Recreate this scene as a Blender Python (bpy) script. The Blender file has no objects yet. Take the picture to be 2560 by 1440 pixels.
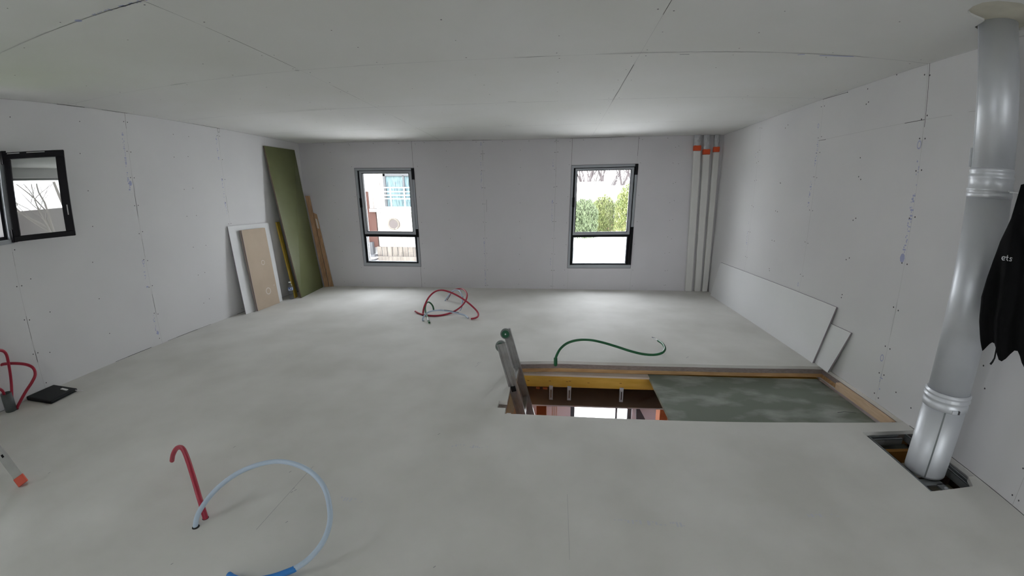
import bpy, bmesh, math, random
from mathutils import Matrix, Vector
from mathutils.geometry import tessellate_polygon
R = math.radians
S = bpy.context.scene
C = S.collection
rnd = random.Random(7)

# ------------------------------------------------------------------ camera (phone wide-angle lens with its barrel distortion)
YAW, PITCH, ROLL, EYE = -0.11089853149, -0.2265875023, -0.0062013555, 1.45459918
LF, LK1, LK2 = 943.04456554, 0.5208275367, -0.1643074964
cd = bpy.data.cameras.new('camera'); cam = bpy.data.objects.new('camera', cd); C.objects.link(cam); S.camera = cam
cd.type = 'PANO'; cd.sensor_fit = 'HORIZONTAL'; cd.sensor_width = 36; cd.sensor_height = 20.25
cd.clip_start = 0.01; cd.clip_end = 500
pc = cd if hasattr(cd, 'panorama_type') else cd.cycles
pc.panorama_type = 'FISHEYE_LENS_POLYNOMIAL'
pc.fisheye_fov = R(180)
pc.fisheye_polynomial_k0 = 0
for i, c in enumerate([0.07832190364675148, -0.0015148778920051145, -4.913369501353382e-06, 1.0416293369070427e-06]):
    setattr(pc, 'fisheye_polynomial_k%d' % (i + 1), -c)
sy, cy, sp, cp, sr, cr = math.sin(YAW), math.cos(YAW), math.sin(PITCH), math.cos(PITCH), math.sin(ROLL), math.cos(ROLL)
FWD = Vector((sy*cp, cy*cp, sp)); rt_ = Vector((cy, -sy, 0)); up_ = rt_.cross(FWD)
RGT = cr*rt_ + sr*up_; UPV = -sr*rt_ + cr*up_
EYEP = Vector((0, 0, EYE))
cam.matrix_world = Matrix(((RGT.x, UPV.x, -FWD.x, 0), (RGT.y, UPV.y, -FWD.y, 0), (RGT.z, UPV.z, -FWD.z, EYE), (0, 0, 0, 1)))

# ------------------------------------------------------------------ sky and exposure
W = bpy.data.worlds.new('overcast_sky'); S.world = W; W.use_nodes = True
wn = W.node_tree; bg = wn.nodes['Background']
tc = wn.nodes.new('ShaderNodeTexCoord'); sx = wn.nodes.new('ShaderNodeSeparateXYZ'); wr = wn.nodes.new('ShaderNodeValToRGB')
wn.links.new(tc.outputs['Generated'], sx.inputs[0]); wn.links.new(sx.outputs['Z'], wr.inputs[0]); wn.links.new(wr.outputs[0], bg.inputs[0])
wr.color_ramp.elements[0].position = 0.0; wr.color_ramp.elements[0].color = (0.97, 0.965, 1.0, 1)
wr.color_ramp.elements[1].position = 0.7; wr.color_ramp.elements[1].color = (0.93, 0.94, 1.0, 1)
bg.inputs[1].default_value = 7.0
S.view_settings.view_transform = 'Standard'; S.view_settings.look = 'None'
S.view_settings.exposure = 1.0; S.view_settings.gamma = 1.0; S.view_settings.use_curve_mapping = False
S.cycles.use_denoising = True
S.cycles.max_bounces = 12; S.cycles.diffuse_bounces = 8; S.cycles.glossy_bounces = 5; S.cycles.transparent_max_bounces = 16
S.cycles.caustics_reflective = False; S.cycles.caustics_refractive = False
S.cycles.sample_clamp_indirect = 8

# ------------------------------------------------------------------ room numbers (metres)
H, D, XL, YB = 2.3478, 6.2551, -4.1352, -2.9
FA = 0.021154                                   # the far wall is slightly askew
def fwy(x): return D + FA*x
def rwx(y): return 2.4313 - 0.009962*(D - y)    # so is the right wall

def portal(name, loc, rot, sx_, sy_):
    l = bpy.data.lights.new(name, 'AREA'); l.shape = 'RECTANGLE'; l.size = sx_; l.size_y = sy_
    l.cycles.is_portal = True
    o = bpy.data.objects.new(name, l); o.location = loc; o.rotation_euler = rot; C.objects.link(o)
portal('daylight_portal', (-2.74, 6.52, 1.15), (R(-90), 0, 0), 1.0, 1.7)
portal('daylight_portal', (0.74, 6.58, 1.15), (R(-90), 0, 0), 1.0, 1.7)
portal('daylight_portal', (-4.45, 1.93, 1.57), (0, R(-90), 0), 0.8, 0.6)
portal('daylight_portal', (-4.45, -0.82, 1.48), (0, R(-90), 0), 1.35, 1.15)
portal('daylight_portal', (1.56, -3.2, 1.5), (R(90), 0, 0), 1.7, 1.4)
portal('daylight_portal', (0.9, 6.8, -1.6), (R(-90), 0, 0), 1.2, 2.3)

# ------------------------------------------------------------------ measuring helpers
def ray(u, v):
    dx, dy = u - 1280.0, v - 720.0; r = math.hypot(dx, dy); rd = r/LF; th = rd
    for _ in range(30):
        th -= (th + LK1*th**3 + LK2*th**5 - rd)/(1 + 3*LK1*th*th + 5*LK2*th**4)
    s = math.sin(th)/max(r, 1e-9)
    return (RGT*(dx*s) + UPV*(-dy*s) + FWD*math.cos(th)).normalized()
def onz(u, v, z=0.0): d = ray(u, v); return EYEP + d*((z - EYE)/d.z)
def ony(u, v, y): d = ray(u, v); return EYEP + d*(y/d.y)
def onx(u, v, x): d = ray(u, v); return EYEP + d*(x/d.x)
def onfar(u, v, off=0.0): d = ray(u, v); return EYEP + d*((D - off)/(d.y - FA*d.x))
def onright(u, v, off=0.0): d = ray(u, v); return EYEP + d*((2.4313 - 0.009962*D - off)/(d.x - 0.009962*d.y))

# ------------------------------------------------------------------ materials
def mat(name, col, rough=0.6, metal=0.0, spec=0.5, noise=None, bump=None, **kw):
    m = bpy.data.materials.new(name); m.use_nodes = True; nt = m.node_tree; b = nt.nodes['Principled BSDF']
    b.inputs['Base Color'].default_value = (*col, 1); b.inputs['Roughness'].default_value = rough
    b.inputs['Metallic'].default_value = metal; b.inputs['Specular IOR Level'].default_value = spec
    for k, v in kw.items(): b.inputs[k].default_value = v
    if noise:                                   # (scale, second colour, low, high[, stretch xyz])
        tcn = nt.nodes.new('ShaderNodeTexCoord'); mp = nt.nodes.new('ShaderNodeMapping'); nz = nt.nodes.new('ShaderNodeTexNoise')
        rp = nt.nodes.new('ShaderNodeValToRGB')
        nt.links.new(tcn.outputs['Object'], mp.inputs[0]); nt.links.new(mp.outputs[0], nz.inputs['Vector']); nt.links.new(nz.outputs['Fac'], rp.inputs[0]); nt.links.new(rp.outputs[0], b.inputs['Base Color'])
        nz.inputs['Scale'].default_value = noise[0]; nz.inputs['Detail'].default_value = 5
        if len(noise) > 4: mp.inputs['Scale'].default_value = noise[4]
        rp.color_ramp.elements[0].position = noise[2]; rp.color_ramp.elements[0].color = (*col, 1)
        rp.color_ramp.elements[1].position = noise[3]; rp.color_ramp.elements[1].color = (*noise[1], 1)
    if bump:                                    # (scale, strength)
        nz = nt.nodes.new('ShaderNodeTexNoise'); bp = nt.nodes.new('ShaderNodeBump'); tcn = nt.nodes.new('ShaderNodeTexCoord')
        nt.links.new(tcn.outputs['Object'], nz.inputs['Vector']); nz.inputs['Scale'].default_value = bump[0]
        nt.links.new(nz.outputs['Fac'], bp.inputs['Height']); bp.inputs['Strength'].default_value = bump[1]; bp.inputs['Distance'].default_value = 0.01
        nt.links.new(bp.outputs[0], b.inputs['Normal'])
    return m
def wood_mat(name, c1, c2, stretch, rough=0.6, scale=6):
    m = mat(name, c1, rough, noise=(scale, c2, 0.35, 0.65, stretch)); return m

M = {}
M['board'] = mat('plasterboard_wall', (0.665, 0.66, 0.67), 0.85, spec=0.2, noise=(1.7, (0.70, 0.695, 0.70), 0.3, 0.7))
M['board_far'] = mat('plasterboard_far_wall', (0.655, 0.64, 0.665), 0.85, spec=0.2, noise=(1.5, (0.685, 0.67, 0.695), 0.3, 0.7))
M['ceil'] = mat('plasterboard_ceiling', (0.66, 0.66, 0.635), 0.85, spec=0.2, noise=(1.3, (0.70, 0.70, 0.69), 0.3, 0.7))
M['joint'] = mat('joint_gap', (0.14, 0.14, 0.14), 0.9, spec=0.1)
M['faint'] = mat('faint_joint', (0.50, 0.50, 0.50), 0.9, spec=0.1)
M['screw'] = mat('screw_head', (0.05, 0.05, 0.055), 0.5)
M['stamp'] = mat('blue_print', (0.40, 0.42, 0.60), 0.9, spec=0.1)
M['pencil'] = mat('pencil_mark', (0.36, 0.36, 0.37), 0.9, spec=0.1)
M['floor'] = mat('gypsum_fibre_floor', (0.60, 0.59, 0.555), 0.7, spec=0.3, noise=(1.9, (0.70, 0.69, 0.66), 0.34, 0.66), bump=(60, 0.03))
M['underlay'] = mat('underlay_edge', (0.20, 0.16, 0.145), 0.9, noise=(30, (0.32, 0.27, 0.25), 0.3, 0.7, (1, 1, 8)))
M['deck'] = wood_mat('deck_wood', (0.42, 0.24, 0.10), (0.55, 0.34, 0.16), (1, 8, 8))
M['ledger'] = mat('pale_ledger', (0.60, 0.52, 0.45), 0.8)
M['beam'] = wood_mat('yellow_beam', (0.62, 0.36, 0.045), (0.75, 0.47, 0.09), (1.2, 6, 6), 0.55, 3)
M['tan'] = wood_mat('tan_wood', (0.50, 0.36, 0.16), (0.62, 0.48, 0.26), (1, 6, 6))
M['pine'] = wood_mat('pine_batten', (0.60, 0.42, 0.27), (0.70, 0.52, 0.36), (8, 1, 8))
M['plank'] = wood_mat('brown_plank', (0.30, 0.17, 0.085), (0.46, 0.28, 0.15), (9, 9, 1.2), 0.7, 5)
M['yellow'] = wood_mat('yellow_plank', (0.50, 0.34, 0.04), (0.62, 0.44, 0.08), (9, 9, 1), 0.6, 5)
M['green_board'] = mat('green_board', (0.115, 0.125, 0.05), 0.42, noise=(3.0, (0.14, 0.155, 0.07), 0.3, 0.7), spec=0.3)
M['board_edge'] = mat('brown_board_edge', (0.20, 0.15, 0.12), 0.8)
M['cover_board'] = mat('grey_green_cover', (0.19, 0.215, 0.18), 0.6, noise=(3.2, (0.40, 0.42, 0.39), 0.48, 0.72, (0.9, 1.8, 1)), spec=0.3)
M['beige'] = mat('beige_board', (0.45, 0.36, 0.27), 0.8, noise=(4, (0.50, 0.405, 0.31), 0.3, 0.7))
M['beige_edge'] = mat('mauve_edge', (0.34, 0.30, 0.33), 0.8)
M['dust'] = mat('plaster_dust', (0.62, 0.57, 0.52), 0.9)
M['white_board'] = mat('white_board', (0.72, 0.725, 0.73), 0.8, noise=(2, (0.75, 0.755, 0.76), 0.3, 0.7))
M['alu_frame'] = mat('grey_window_frame', (0.40, 0.42, 0.455), 0.45, spec=0.3)
M['black_frame'] = mat('black_window_frame', (0.006, 0.005, 0.008), 0.45, spec=0.2)
M['gasket'] = mat('black_gasket', (0.006, 0.006, 0.007), 0.6, spec=0.2)
M['galva'] = mat('galvanised_steel', (0.60, 0.62, 0.655), 0.42, metal=0.4, spec=0.6, noise=(5, (0.66, 0.68, 0.71), 0.35, 0.65), bump=(25, 0.05))
M['galva_dull'] = mat('dull_steel_channel', (0.27, 0.29, 0.30), 0.5, metal=0.6)
M['alu'] = mat('aluminium', (0.40, 0.40, 0.40), 0.40, metal=0.85, noise=(14, (0.32, 0.31, 0.295), 0.4, 0.75))
M['dull_alu'] = mat('dull_aluminium', (0.40, 0.40, 0.385), 0.5, metal=0.2, noise=(14, (0.34, 0.34, 0.33), 0.4, 0.75))
M['wheel'] = mat('grey_wheel_rim', (0.17, 0.19, 0.18), 0.6)
M['wheel_green'] = mat('green_wheel_hub', (0.012, 0.10, 0.045), 0.5)
M['red'] = mat('red_conduit', (0.40, 0.022, 0.05), 0.4, bump=(300, 0.15))
M['green'] = mat('green_conduit', (0.006, 0.115, 0.035), 0.4)
M['bluewhite'] = mat('pale_blue_tube', (0.50, 0.60, 0.72), 0.4)
M['bluesleeve'] = mat('blue_sleeve', (0.03, 0.22, 0.62), 0.5)
M['whitewire'] = mat('white_wire', (0.75, 0.76, 0.76), 0.5)
M['darkwire'] = mat('dark_wire', (0.03, 0.05, 0.10), 0.5)
M['hole'] = mat('drilled_hole', (0.03, 0.03, 0.03), 0.9)
M['stub'] = mat('grey_plastic_pipe', (0.10, 0.115, 0.12), 0.5)
M['black_fabric'] = mat('black_fabric', (0.004, 0.0042, 0.0045), 0.85, spec=0.12, bump=(40, 0.2))
M['pouch'] = mat('black_nylon', (0.010, 0.012, 0.013), 0.55, spec=0.25)
M['label'] = mat('white_label', (0.7, 0.7, 0.7), 0.6)
M['orange_cap'] = mat('orange_plastic', (0.72, 0.10, 0.05), 0.5)
M['orange_tape'] = mat('orange_tape', (0.72, 0.09, 0.02), 0.5)
M['duct'] = mat('white_plastic_duct', (0.70, 0.69, 0.67), 0.45)
M['foil'] = mat('crinkled_film', (0.55, 0.56, 0.58), 0.3, metal=0.4, bump=(35, 1.0))
M['brick'] = mat('terracotta', (0.42, 0.12, 0.035), 0.85, noise=(8, (0.52, 0.17, 0.06), 0.3, 0.7))
M['brown_film'] = mat('brown_kraft', (0.30, 0.22, 0.17), 0.85, noise=(3, (0.36, 0.27, 0.21), 0.3, 0.7))
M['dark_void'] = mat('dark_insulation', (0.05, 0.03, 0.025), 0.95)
M['lower_wall'] = mat('lower_room_plaster', (0.66, 0.62, 0.64), 0.8)
M['plaster'] = mat('raw_plaster', (0.50, 0.48, 0.40), 0.9, noise=(6, (0.60, 0.57, 0.48), 0.3, 0.7))
M['ochre'] = mat('ochre_panel', (0.30, 0.13, 0.015), 0.8)
M['bottle'] = None
M['cladding'] = mat('pale_cladding', (0.30, 0.285, 0.27), 0.8, noise=(1.2, (0.13, 0.09, 0.07), 0.55, 0.75, (6, 6, 0.6)))
M['render'] = mat('white_render', (0.78, 0.78, 0.78), 0.8)
M['rust'] = mat('rust_post', (0.05, 0.016, 0.010), 0.8)
M['curtain'] = mat('blue_grey_curtain', (0.025, 0.045, 0.055), 0.6, noise=(7, (0.10, 0.16, 0.175), 0.4, 0.6, (8, 8, 0.6)))
M['dark_trim'] = mat('dark_trim', (0.05, 0.05, 0.055), 0.6)
M['oldwood'] = mat('weathered_wood', (0.07, 0.058, 0.05), 0.85, noise=(2, (0.16, 0.14, 0.12), 0.3, 0.7, (8, 8, 0.7)))
M['ground'] = mat('pale_ground', (0.86, 0.85, 0.82), 0.9, noise=(0.3, (0.91, 0.90, 0.87), 0.3, 0.7))
M['grass'] = mat('grass', (0.10, 0.19, 0.03), 0.9, noise=(1.0, (0.18, 0.27, 0.06), 0.3, 0.7))
M['leaf'] = mat('yellow_green_leaf', (0.085, 0.115, 0.025), 0.7, noise=(1.2, (0.16, 0.175, 0.055), 0.3, 0.7))
M['leaf2'] = mat('grey_green_leaf', (0.06, 0.085, 0.035), 0.7, noise=(1.2, (0.10, 0.13, 0.06), 0.3, 0.7))
M['bark'] = mat('bark', (0.10, 0.085, 0.075), 0.9)
M['bark_far'] = mat('distant_bark', (0.05, 0.04, 0.04), 0.9)
M['car'] = mat('greenhouse_glazing', (0.09, 0.105, 0.11), 0.4)
M['logo'] = mat('white_print', (0.55, 0.55, 0.55), 0.7)

def glass(name, refl, tint=(0.95, 0.97, 0.97)):
    m = bpy.data.materials.new(name); m.use_nodes = True; nt = m.node_tree; nt.nodes.clear()
    o = nt.nodes.new('ShaderNodeOutputMaterial'); mx = nt.nodes.new('ShaderNodeMixShader'); t = nt.nodes.new('ShaderNodeBsdfTransparent'); g = nt.nodes.new('ShaderNodeBsdfGlossy')
    f0 = nt.nodes.new('ShaderNodeLayerWeight'); f1 = nt.nodes.new('ShaderNodeMath'); f1.operation = 'POWER'; f1.inputs[1].default_value = 5; f = nt.nodes.new('ShaderNodeMath'); f.operation = 'MULTIPLY_ADD'; f.inputs[1].default_value = 0.96; f.inputs[2].default_value = 0.04; nt.links.new(f0.outputs['Facing'], f1.inputs[0]); nt.links.new(f1.outputs[0], f.inputs[0])
    mt = nt.nodes.new('ShaderNodeMath'); mt.operation = 'MULTIPLY'; mt.inputs[1].default_value = refl; mt.use_clamp = True
    t.inputs[0].default_value = (*tint, 1); g.inputs['Roughness'].default_value = 0.0
    nt.links.new(f.outputs[0], mt.inputs[0]); nt.links.new(mt.outputs[0], mx.inputs[0]); nt.links.new(t.outputs[0], mx.inputs[1]); nt.links.new(g.outputs[0], mx.inputs[2]); nt.links.new(mx.outputs[0], o.inputs[0])
    return m
M['glass'] = glass('window_glass', 1.5)
M['glass_reflective'] = glass('double_glazing', 4.0, (0.80, 0.82, 0.80))
M['bottle'] = glass('clear_plastic', 2.0, (0.90, 0.93, 0.97))

# ------------------------------------------------------------------ mesh helpers
class MB:
    def __init__(s, *mats): s.bm = bmesh.new(); s.m = list(mats)
    def face(s, pts, mi=0, smooth=False):
        f = s.bm.faces.new([s.bm.verts.new(p) for p in pts]); f.material_index = mi; f.smooth = smooth; return f
    def box(s, lo, hi, mi=0, mtx=None):
        x0, y0, z0 = lo; x1, y1, z1 = hi
        P = [Vector(p) for p in ((x0,y0,z0),(x1,y0,z0),(x1,y1,z0),(x0,y1,z0),(x0,y0,z1),(x1,y0,z1),(x1,y1,z1),(x0,y1,z1))]
        if mtx: P = [mtx @ p for p in P]
        s.hexa(P, mi); return s
    def hexa(s, P, mi=0):                       # eight corners, bottom four then top four
        v = [s.bm.verts.new(p) for p in P]
        for f in ((3,2,1,0),(4,5,6,7),(0,1,5,4),(1,2,6,5),(2,3,7,6),(3,0,4,7)):
            g = s.bm.faces.new([v[i] for i in f]); g.material_index = mi
        return s
    def tube(s, pts, r, mi=0, n=10, cap=True, rfun=None, split=None):
        pts = [Vector(p) for p in pts]; N = len(pts); rings = []
        t0 = (pts[1] - pts[0]).normalized(); nrm = t0.orthogonal().normalized()
        for i, p in enumerate(pts):
            t = (pts[min(i+1, N-1)] - pts[max(i-1, 0)]).normalized()
            nrm = (nrm - t*nrm.dot(t)).normalized(); b = t.cross(nrm); rr = rfun(i/(N-1)) if rfun else r
            rings.append([s.bm.verts.new(p + (nrm*math.cos(a) + b*math.sin(a))*rr) for a in (2*math.pi*k/n for k in range(n))])
        for i in range(N-1):
            for k in range(n):
                f = s.bm.faces.new([rings[i][k], rings[i][(k+1) % n], rings[i+1][(k+1) % n], rings[i+1][k]]); f.smooth = True
                f.material_index = split(i/(N-1)) if split else mi
        if cap:
            a = s.bm.faces.new(list(reversed(rings[0]))); b2 = s.bm.faces.new(rings[-1]); a.material_index = split(0) if split else mi; b2.material_index = split(1) if split else mi
        return s
    def lathe(s, prof, ctr, mi=0, n=48, axis='Z', mtx=None, cap=True):   # prof: (radius, height) list
        rings = []
        for r, h in prof:
            ring = []
            for k in range(n):
                a = 2*math.pi*k/n; p = Vector((r*math.cos(a), r*math.sin(a), h))
                if mtx: p = mtx @ p
                ring.append(s.bm.verts.new(Vector(ctr) + p))
            rings.append(ring)
        for i in range(len(rings)-1):
            for k in range(n):
                f = s.bm.faces.new([rings[i][k], rings[i][(k+1) % n], rings[i+1][(k+1) % n], rings[i+1][k]]); f.material_index = mi; f.smooth = True
        for rg, rev in (((rings[0], True), (rings[-1], False)) if cap else ()):
            f = s.bm.faces.new(list(reversed(rg)) if rev else rg); f.material_index = mi
        return s
    def prism(s, outer, holes, frame, t0, t1, mi=0):           # outline with holes, extruded along the frame's third axis
        O, X, Y, Z = frame; loops = [outer] + holes
        flat = [p for l in loops for p in l]
        tri = tessellate_polygon([[Vector((p[0], p[1], 0)) for p in l] for l in loops])
        va = [s.bm.verts.new(O + X*p[0] + Y*p[1] + Z*t0) for p in flat]; vb = [s.bm.verts.new(O + X*p[0] + Y*p[1] + Z*t1) for p in flat]
        for a, b, c in tri:
            for V_, idx in ((va, (a, b, c)), (vb, (c, b, a))):
                try: s.bm.faces.new([V_[i] for i in idx]).material_index = mi
                except ValueError: pass
        k = 0
        for l in loops:
            n = len(l)
            for i in range(n):
                a, b = k+i, k+(i+1) % n; s.bm.faces.new([va[a], va[b], vb[b], vb[a]]).material_index = mi
            k += n
        return s
    def build(s, name, parent=None, bevel=0, recalc=True, smooth=False):
        if recalc: bmesh.ops.recalc_face_normals(s.bm, faces=s.bm.faces)
        me = bpy.data.meshes.new(name); s.bm.to_mesh(me); s.bm.free()
        for m in s.m: me.materials.append(m)
        o = bpy.data.objects.new(name, me); C.objects.link(o)
        if bevel:
            b = o.modifiers.new('bevel', 'BEVEL'); b.width = bevel; b.segments = 2; b.limit_method = 'ANGLE'
        if smooth:
            for p in me.polygons: p.use_smooth = True
        if parent: attach(o, parent)
        return o
def attach(o, parent):
    o.parent = parent; o.matrix_parent_inverse = Matrix.Translation(-rootloc(parent))
def rootloc(p):
    v = p.location.copy()
    while p.parent: p = p.parent; v = v if p is None else v
    return v
def attach(o, parent):                          # parts are modelled in world coordinates; only roots carry a location
    o.parent = parent
    r = parent
    while r.parent: r = r.parent
    if parent is r: o.matrix_parent_inverse = Matrix.Translation(-r.location)
def thing(name, label, cat, loc=(0, 0, 0), group=None):
    o = bpy.data.objects.new(name, None); C.objects.link(o); o.location = loc; o.empty_display_size = 0.05
    o['label'] = label; o['category'] = cat
    if group: o['group'] = group
    return o
def tag(o, label, cat, group=None):
    o['label'] = label; o['category'] = cat
    if group: o['group'] = group
    return o
def struct(o, label=None):
    o['kind'] = 'structure'
    if label: o['label'] = label
    return o
def recentre(o):                                # origin of a single-mesh thing to the middle of its base
    me = o.data; xs = [v.co for v in me.vertices]
    c = Vector(((min(v.x for v in xs)+max(v.x for v in xs))/2, (min(v.y for v in xs)+max(v.y for v in xs))/2, min(v.z for v in xs)))
    me.transform(Matrix.Translation(-c)); o.location = c; return o
def spline(cp, n=10):
    P = [Vector(p) for p in cp]; P = [P[0]*2 - P[1]] + P + [P[-1]*2 - P[-2]]; out = []
    for i in range(1, len(P)-2):
        for k in range(n):
            t = k/n; a, b, c, d = P[i-1:i+3]
            out.append(0.5*((2*b) + (c-a)*t + (2*a-5*b+4*c-d)*t*t + (3*b-a-3*c+d)*t**3))
    out.append(P[-2]); return out
X_, Y_, Z_ = Vector((1, 0, 0)), Vector((0, 1, 0)), Vector((0, 0, 1))

# marks on a wall or ceiling: thin strips and dots lying on its face, kept inside its mesh
class Marks:
    def __init__(s, mb, O, X, Y, N): s.mb, s.O, s.X, s.Y, s.N = mb, O, X, Y, N
    def p(s, a, b, off=0.0006): return s.O + s.X*a + s.Y*b + s.N*off
    def line(s, a, b, w, mi, jit=0.0):
        a, b = Vector(a), Vector(b); d = (b - a).normalized(); q = Vector((-d.y, d.x))*w/2
        s.mb.face([s.p(*(a-q)), s.p(*(b-q)), s.p(*(b+q)), s.p(*(a+q))], mi)
    def broken(s, a, b, w, mi, duty=0.6, step=0.18):           # a joint whose gap shows only here and there
        a, b = Vector(a), Vector(b); L = (b - a).length; d = (b - a)/L; t = 0
        while t < L:
            l = step*rnd.uniform(0.4, 1.6)
            if rnd.random() < duty: s.line(a + d*t, a + d*min(t + l, L), w*rnd.uniform(0.5, 1.2), mi)
            t += l
    def dot(s, a, b, r, mi=3, el=1.0):
        s.mb.face([s.p(a + r*math.cos(k*math.pi/4), b + r*el*math.sin(k*math.pi/4), 0.0009) for k in range(8)], mi)
    def stamp(s, a, b, ln, w=0.022, along=1, mi=4):            # a run of printed characters, too small to read
        t = 0
        while t < ln:
            l = rnd.uniform(0.006, 0.014)
            if rnd.random() < 0.72:
                k = rnd.choice((0, 1, 2)); ww = w*rnd.uniform(0.5, 1)
                lo, hi = ((-ww/2, ww/2) if k == 0 else (-ww/2, -ww/6) if k == 1 else (ww/6, ww/2))
                if along: pts = ((a+lo, b+t), (a+hi, b+t), (a+hi, b+t+l), (a+lo, b+t+l))
                else: pts = ((a+t, b+lo), (a+t+l, b+lo), (a+t+l, b+hi), (a+t, b+hi))
                s.mb.face([s.p(*q) for q in pts], mi)
            t += l + rnd.uniform(0.003, 0.012)
    def ring(s, a, b, r=0.022, mi=4):
        for k in range(10):
            t0, t1 = 2*math.pi*k/10, 2*math.pi*(k+1)/10
            s.mb.face([s.p(a + q*r*math.cos(t)*0.6, b + q*r*math.sin(t)) for q, t in ((0.72, t0), (1, t0), (1, t1), (0.72, t1))], mi)
MK = lambda base: (base, M['joint'], M['faint'], M['screw'], M['stamp'], M['pencil'])

def rect(x0, y0, x1, y1): return [(x0, y0), (x1, y0), (x1, y1), (x0, y1)]

# ================================================================== SETTING
T = 0.26                                        # wall thickness
# floor with the stair opening and the flue opening
hole = [(-0.325, 2.390), (0.33, 2.412), (1.65, 2.468), (2.386, 2.472), (2.393, 3.415), (2.19, 3.418), (1.21, 3.381), (0.075, 3.309), (-0.329, 3.248)]
flue = [(1.995, 1.757), (2.287, 1.767), (2.335, 1.852), (2.378, 1.850), (2.380, 2.365), (2.000, 2.352)]
fout = [(XL-0.02, YB-0.02), (2.36, YB-0.02), (2.45, D+0.1), (XL-0.02, D+0.03)]
notch = rect(-0.386, 2.462, -0.326, 2.553)
mb = MB(*MK(M['floor']), mat('faded_print', (0.585, 0.59, 0.62), 0.8))
hole_n = hole[:]
mb.prism(fout, [[(-0.325, 2.390), (0.33, 2.412), (1.65, 2.468), (2.386, 2.472), (2.393, 3.415), (2.19, 3.418), (1.21, 3.381), (0.075, 3.309), (-0.329, 3.248), (-0.326, 2.553), (-0.388, 2.553), (-0.386, 2.462), (-0.3255, 2.462)], flue], (Vector(), X_, Y_, Z_), -0.028, 0.0)
k = Marks(mb, Vector(), X_, Y_, Z_)
def fm(u, v): p = onz(u, v); return (p.x, p.y)
k.line(fm(640, 1325), fm(783, 1166), 0.0022, 5); k.line(fm(1418, 1235), fm(1424, 1400), 0.002, 2)
for u, v in ((733, 1222), (738, 1226), (729, 1231), (725, 1180), (1195, 908), (1098, 1084), (1086, 1418), (124, 1182), (585, 1118), (716, 1306), (1717, 893), (430, 1410)): k.line(fm(u-3, v+2), fm(u+3, v-2), 0.004, 5)
k.line(fm(1188, 918), fm(1203, 905), 0.004, 2); k.line(fm(1655, 862), fm(1668, 864), 0.003, 2)
for u, v, l in ((1535, 1302, 0.34), (1130, 1112, 0.22), (850, 1247, 0.12), (2010, 1290, 0.2)):
    q = fm(u, v); k.stamp(q[0], q[1], l, 0.03, 0, 6)
floor = struct(mb.build('floor'), 'pale gypsum fibre floor with stair opening')
hole2 = [(-0.332, 2.38), (0.33, 2.402), (1.65, 2.458), (2.39, 2.462), (2.395, 3.42), (2.19, 3.423), (1.21, 3.386), (0.075, 3.314), (-0.336, 3.253)]
flue2 = [(1.985, 1.747), (2.34, 1.757), (2.39, 1.84), (2.39, 2.375), (1.99, 2.362)]
o = MB(M['underlay']).prism(fout, [hole2, flue2], (Vector(), X_, Y_, Z_), -0.072, -0.0285).build('underlay_board', floor)
o = MB(M['deck']).prism(fout, [[(a, b + (0.004 if b > 3 else 0)) for a, b in hole2], flue2], (Vector(), X_, Y_, Z_), -0.108, -0.0725).build('timber_deck', floor)

# ceiling with the irregular cut round the flue
cut = [(2.06, 1.985), (1.99, 1.97), (1.94, 1.955), (1.887, 1.92), (1.862, 1.86), (1.862, 1.80), (1.90, 1.745), (2.0, 1.70), (2.18, 1.74), (2.30, 1.90), (2.31, 2.06), (2.20, 2.13), (2.09, 2.08)]
mb = MB(*MK(M['ceil']), M['plaster'], mat('seam_smudge', (0.57, 0.57, 0.565), 0.9, spec=0.1))
mb.prism([(XL-T, YB-T), (2.75, YB-T), (2.75, D+T+0.05), (XL-T, D+T)], [cut], (Vector((0, 0, 0)), X_, Y_, Z_), H, H+0.013)
mb.prism([(1.75, 1.6), (2.45, 1.6), (2.45, 2.3), (1.75, 2.3)], [], (Vector(), X_, Y_, Z_), H+0.0125, H+0.05, 6)
mb.prism([(XL-T, YB-T), (2.75, YB-T), (2.75, D+T+0.05), (XL-T, D+T)], [], (Vector(), X_, Y_, Z_), H+0.06, H+0.2)
k = Marks(mb, Vector((0, 0, H)), X_, Y_, -Z_)
JY = [5.1715, 3.9715, 2.7715, 1.5715, 0.3715, -0.8285]
for j, y in enumerate(JY):
    k.line((XL, y), (2.42, y), 0.0028, 2)
    k.broken((XL, y), (2.42, y), 0.010, 7, 0.75, 0.35); k.broken((XL, y), (2.42, y), 0.003, 1, 0.16, 0.25)
for x in (0.516, -1.79):
    k.line((x, YB), (x, 6.2), 0.002, 2); k.broken((x, YB), (x, 6.2), 0.003, 1, 0.45, 0.35)
k.broken((0.516, 3.0), (0.516, 3.9), 0.004, 1, 0.9); k.broken((-1.79, 1.6), (-1.79, 2.72), 0.0035, 1, 0.95)
for j, y in enumerate([6.2] + JY[:5]):
    y0 = y - (1.2 if j else 1.03)
    for row in range(0, 5):
        yy = y - 0.05 - row*((y - y0) - 0.1)/4
        for x in (-4.05, -3.4, -2.8, -2.3, -1.83, -1.75, -1.2, -0.6, 0.0, 0.475, 0.557, 1.1, 1.7, 2.3):
            if rnd.random() < 0.62: k.dot(x + rnd.uniform(-0.012, 0.012), yy + rnd.uniform(-0.015, 0.015), rnd.uniform(0.0035, 0.0052))
def cm(u, v): p = onz(u, v, H); return (p.x, p.y)
for u, v, l in ((235, 38, 0.25), (300, 18, 0.2)): q = cm(u, v); k.stamp(q[0], q[1], l, 0.025, 0)
q = cm(197, 52); k.dot(q[0], q[1], 0.018, 4); q = cm(742, 175); k.dot(q[0], q[1], 0.016, 2); k.line(cm(1995, 136), cm(2013, 135), 0.012, 4); k.line(cm(2050, 138), cm(2135, 141), 0.014, 4)
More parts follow.
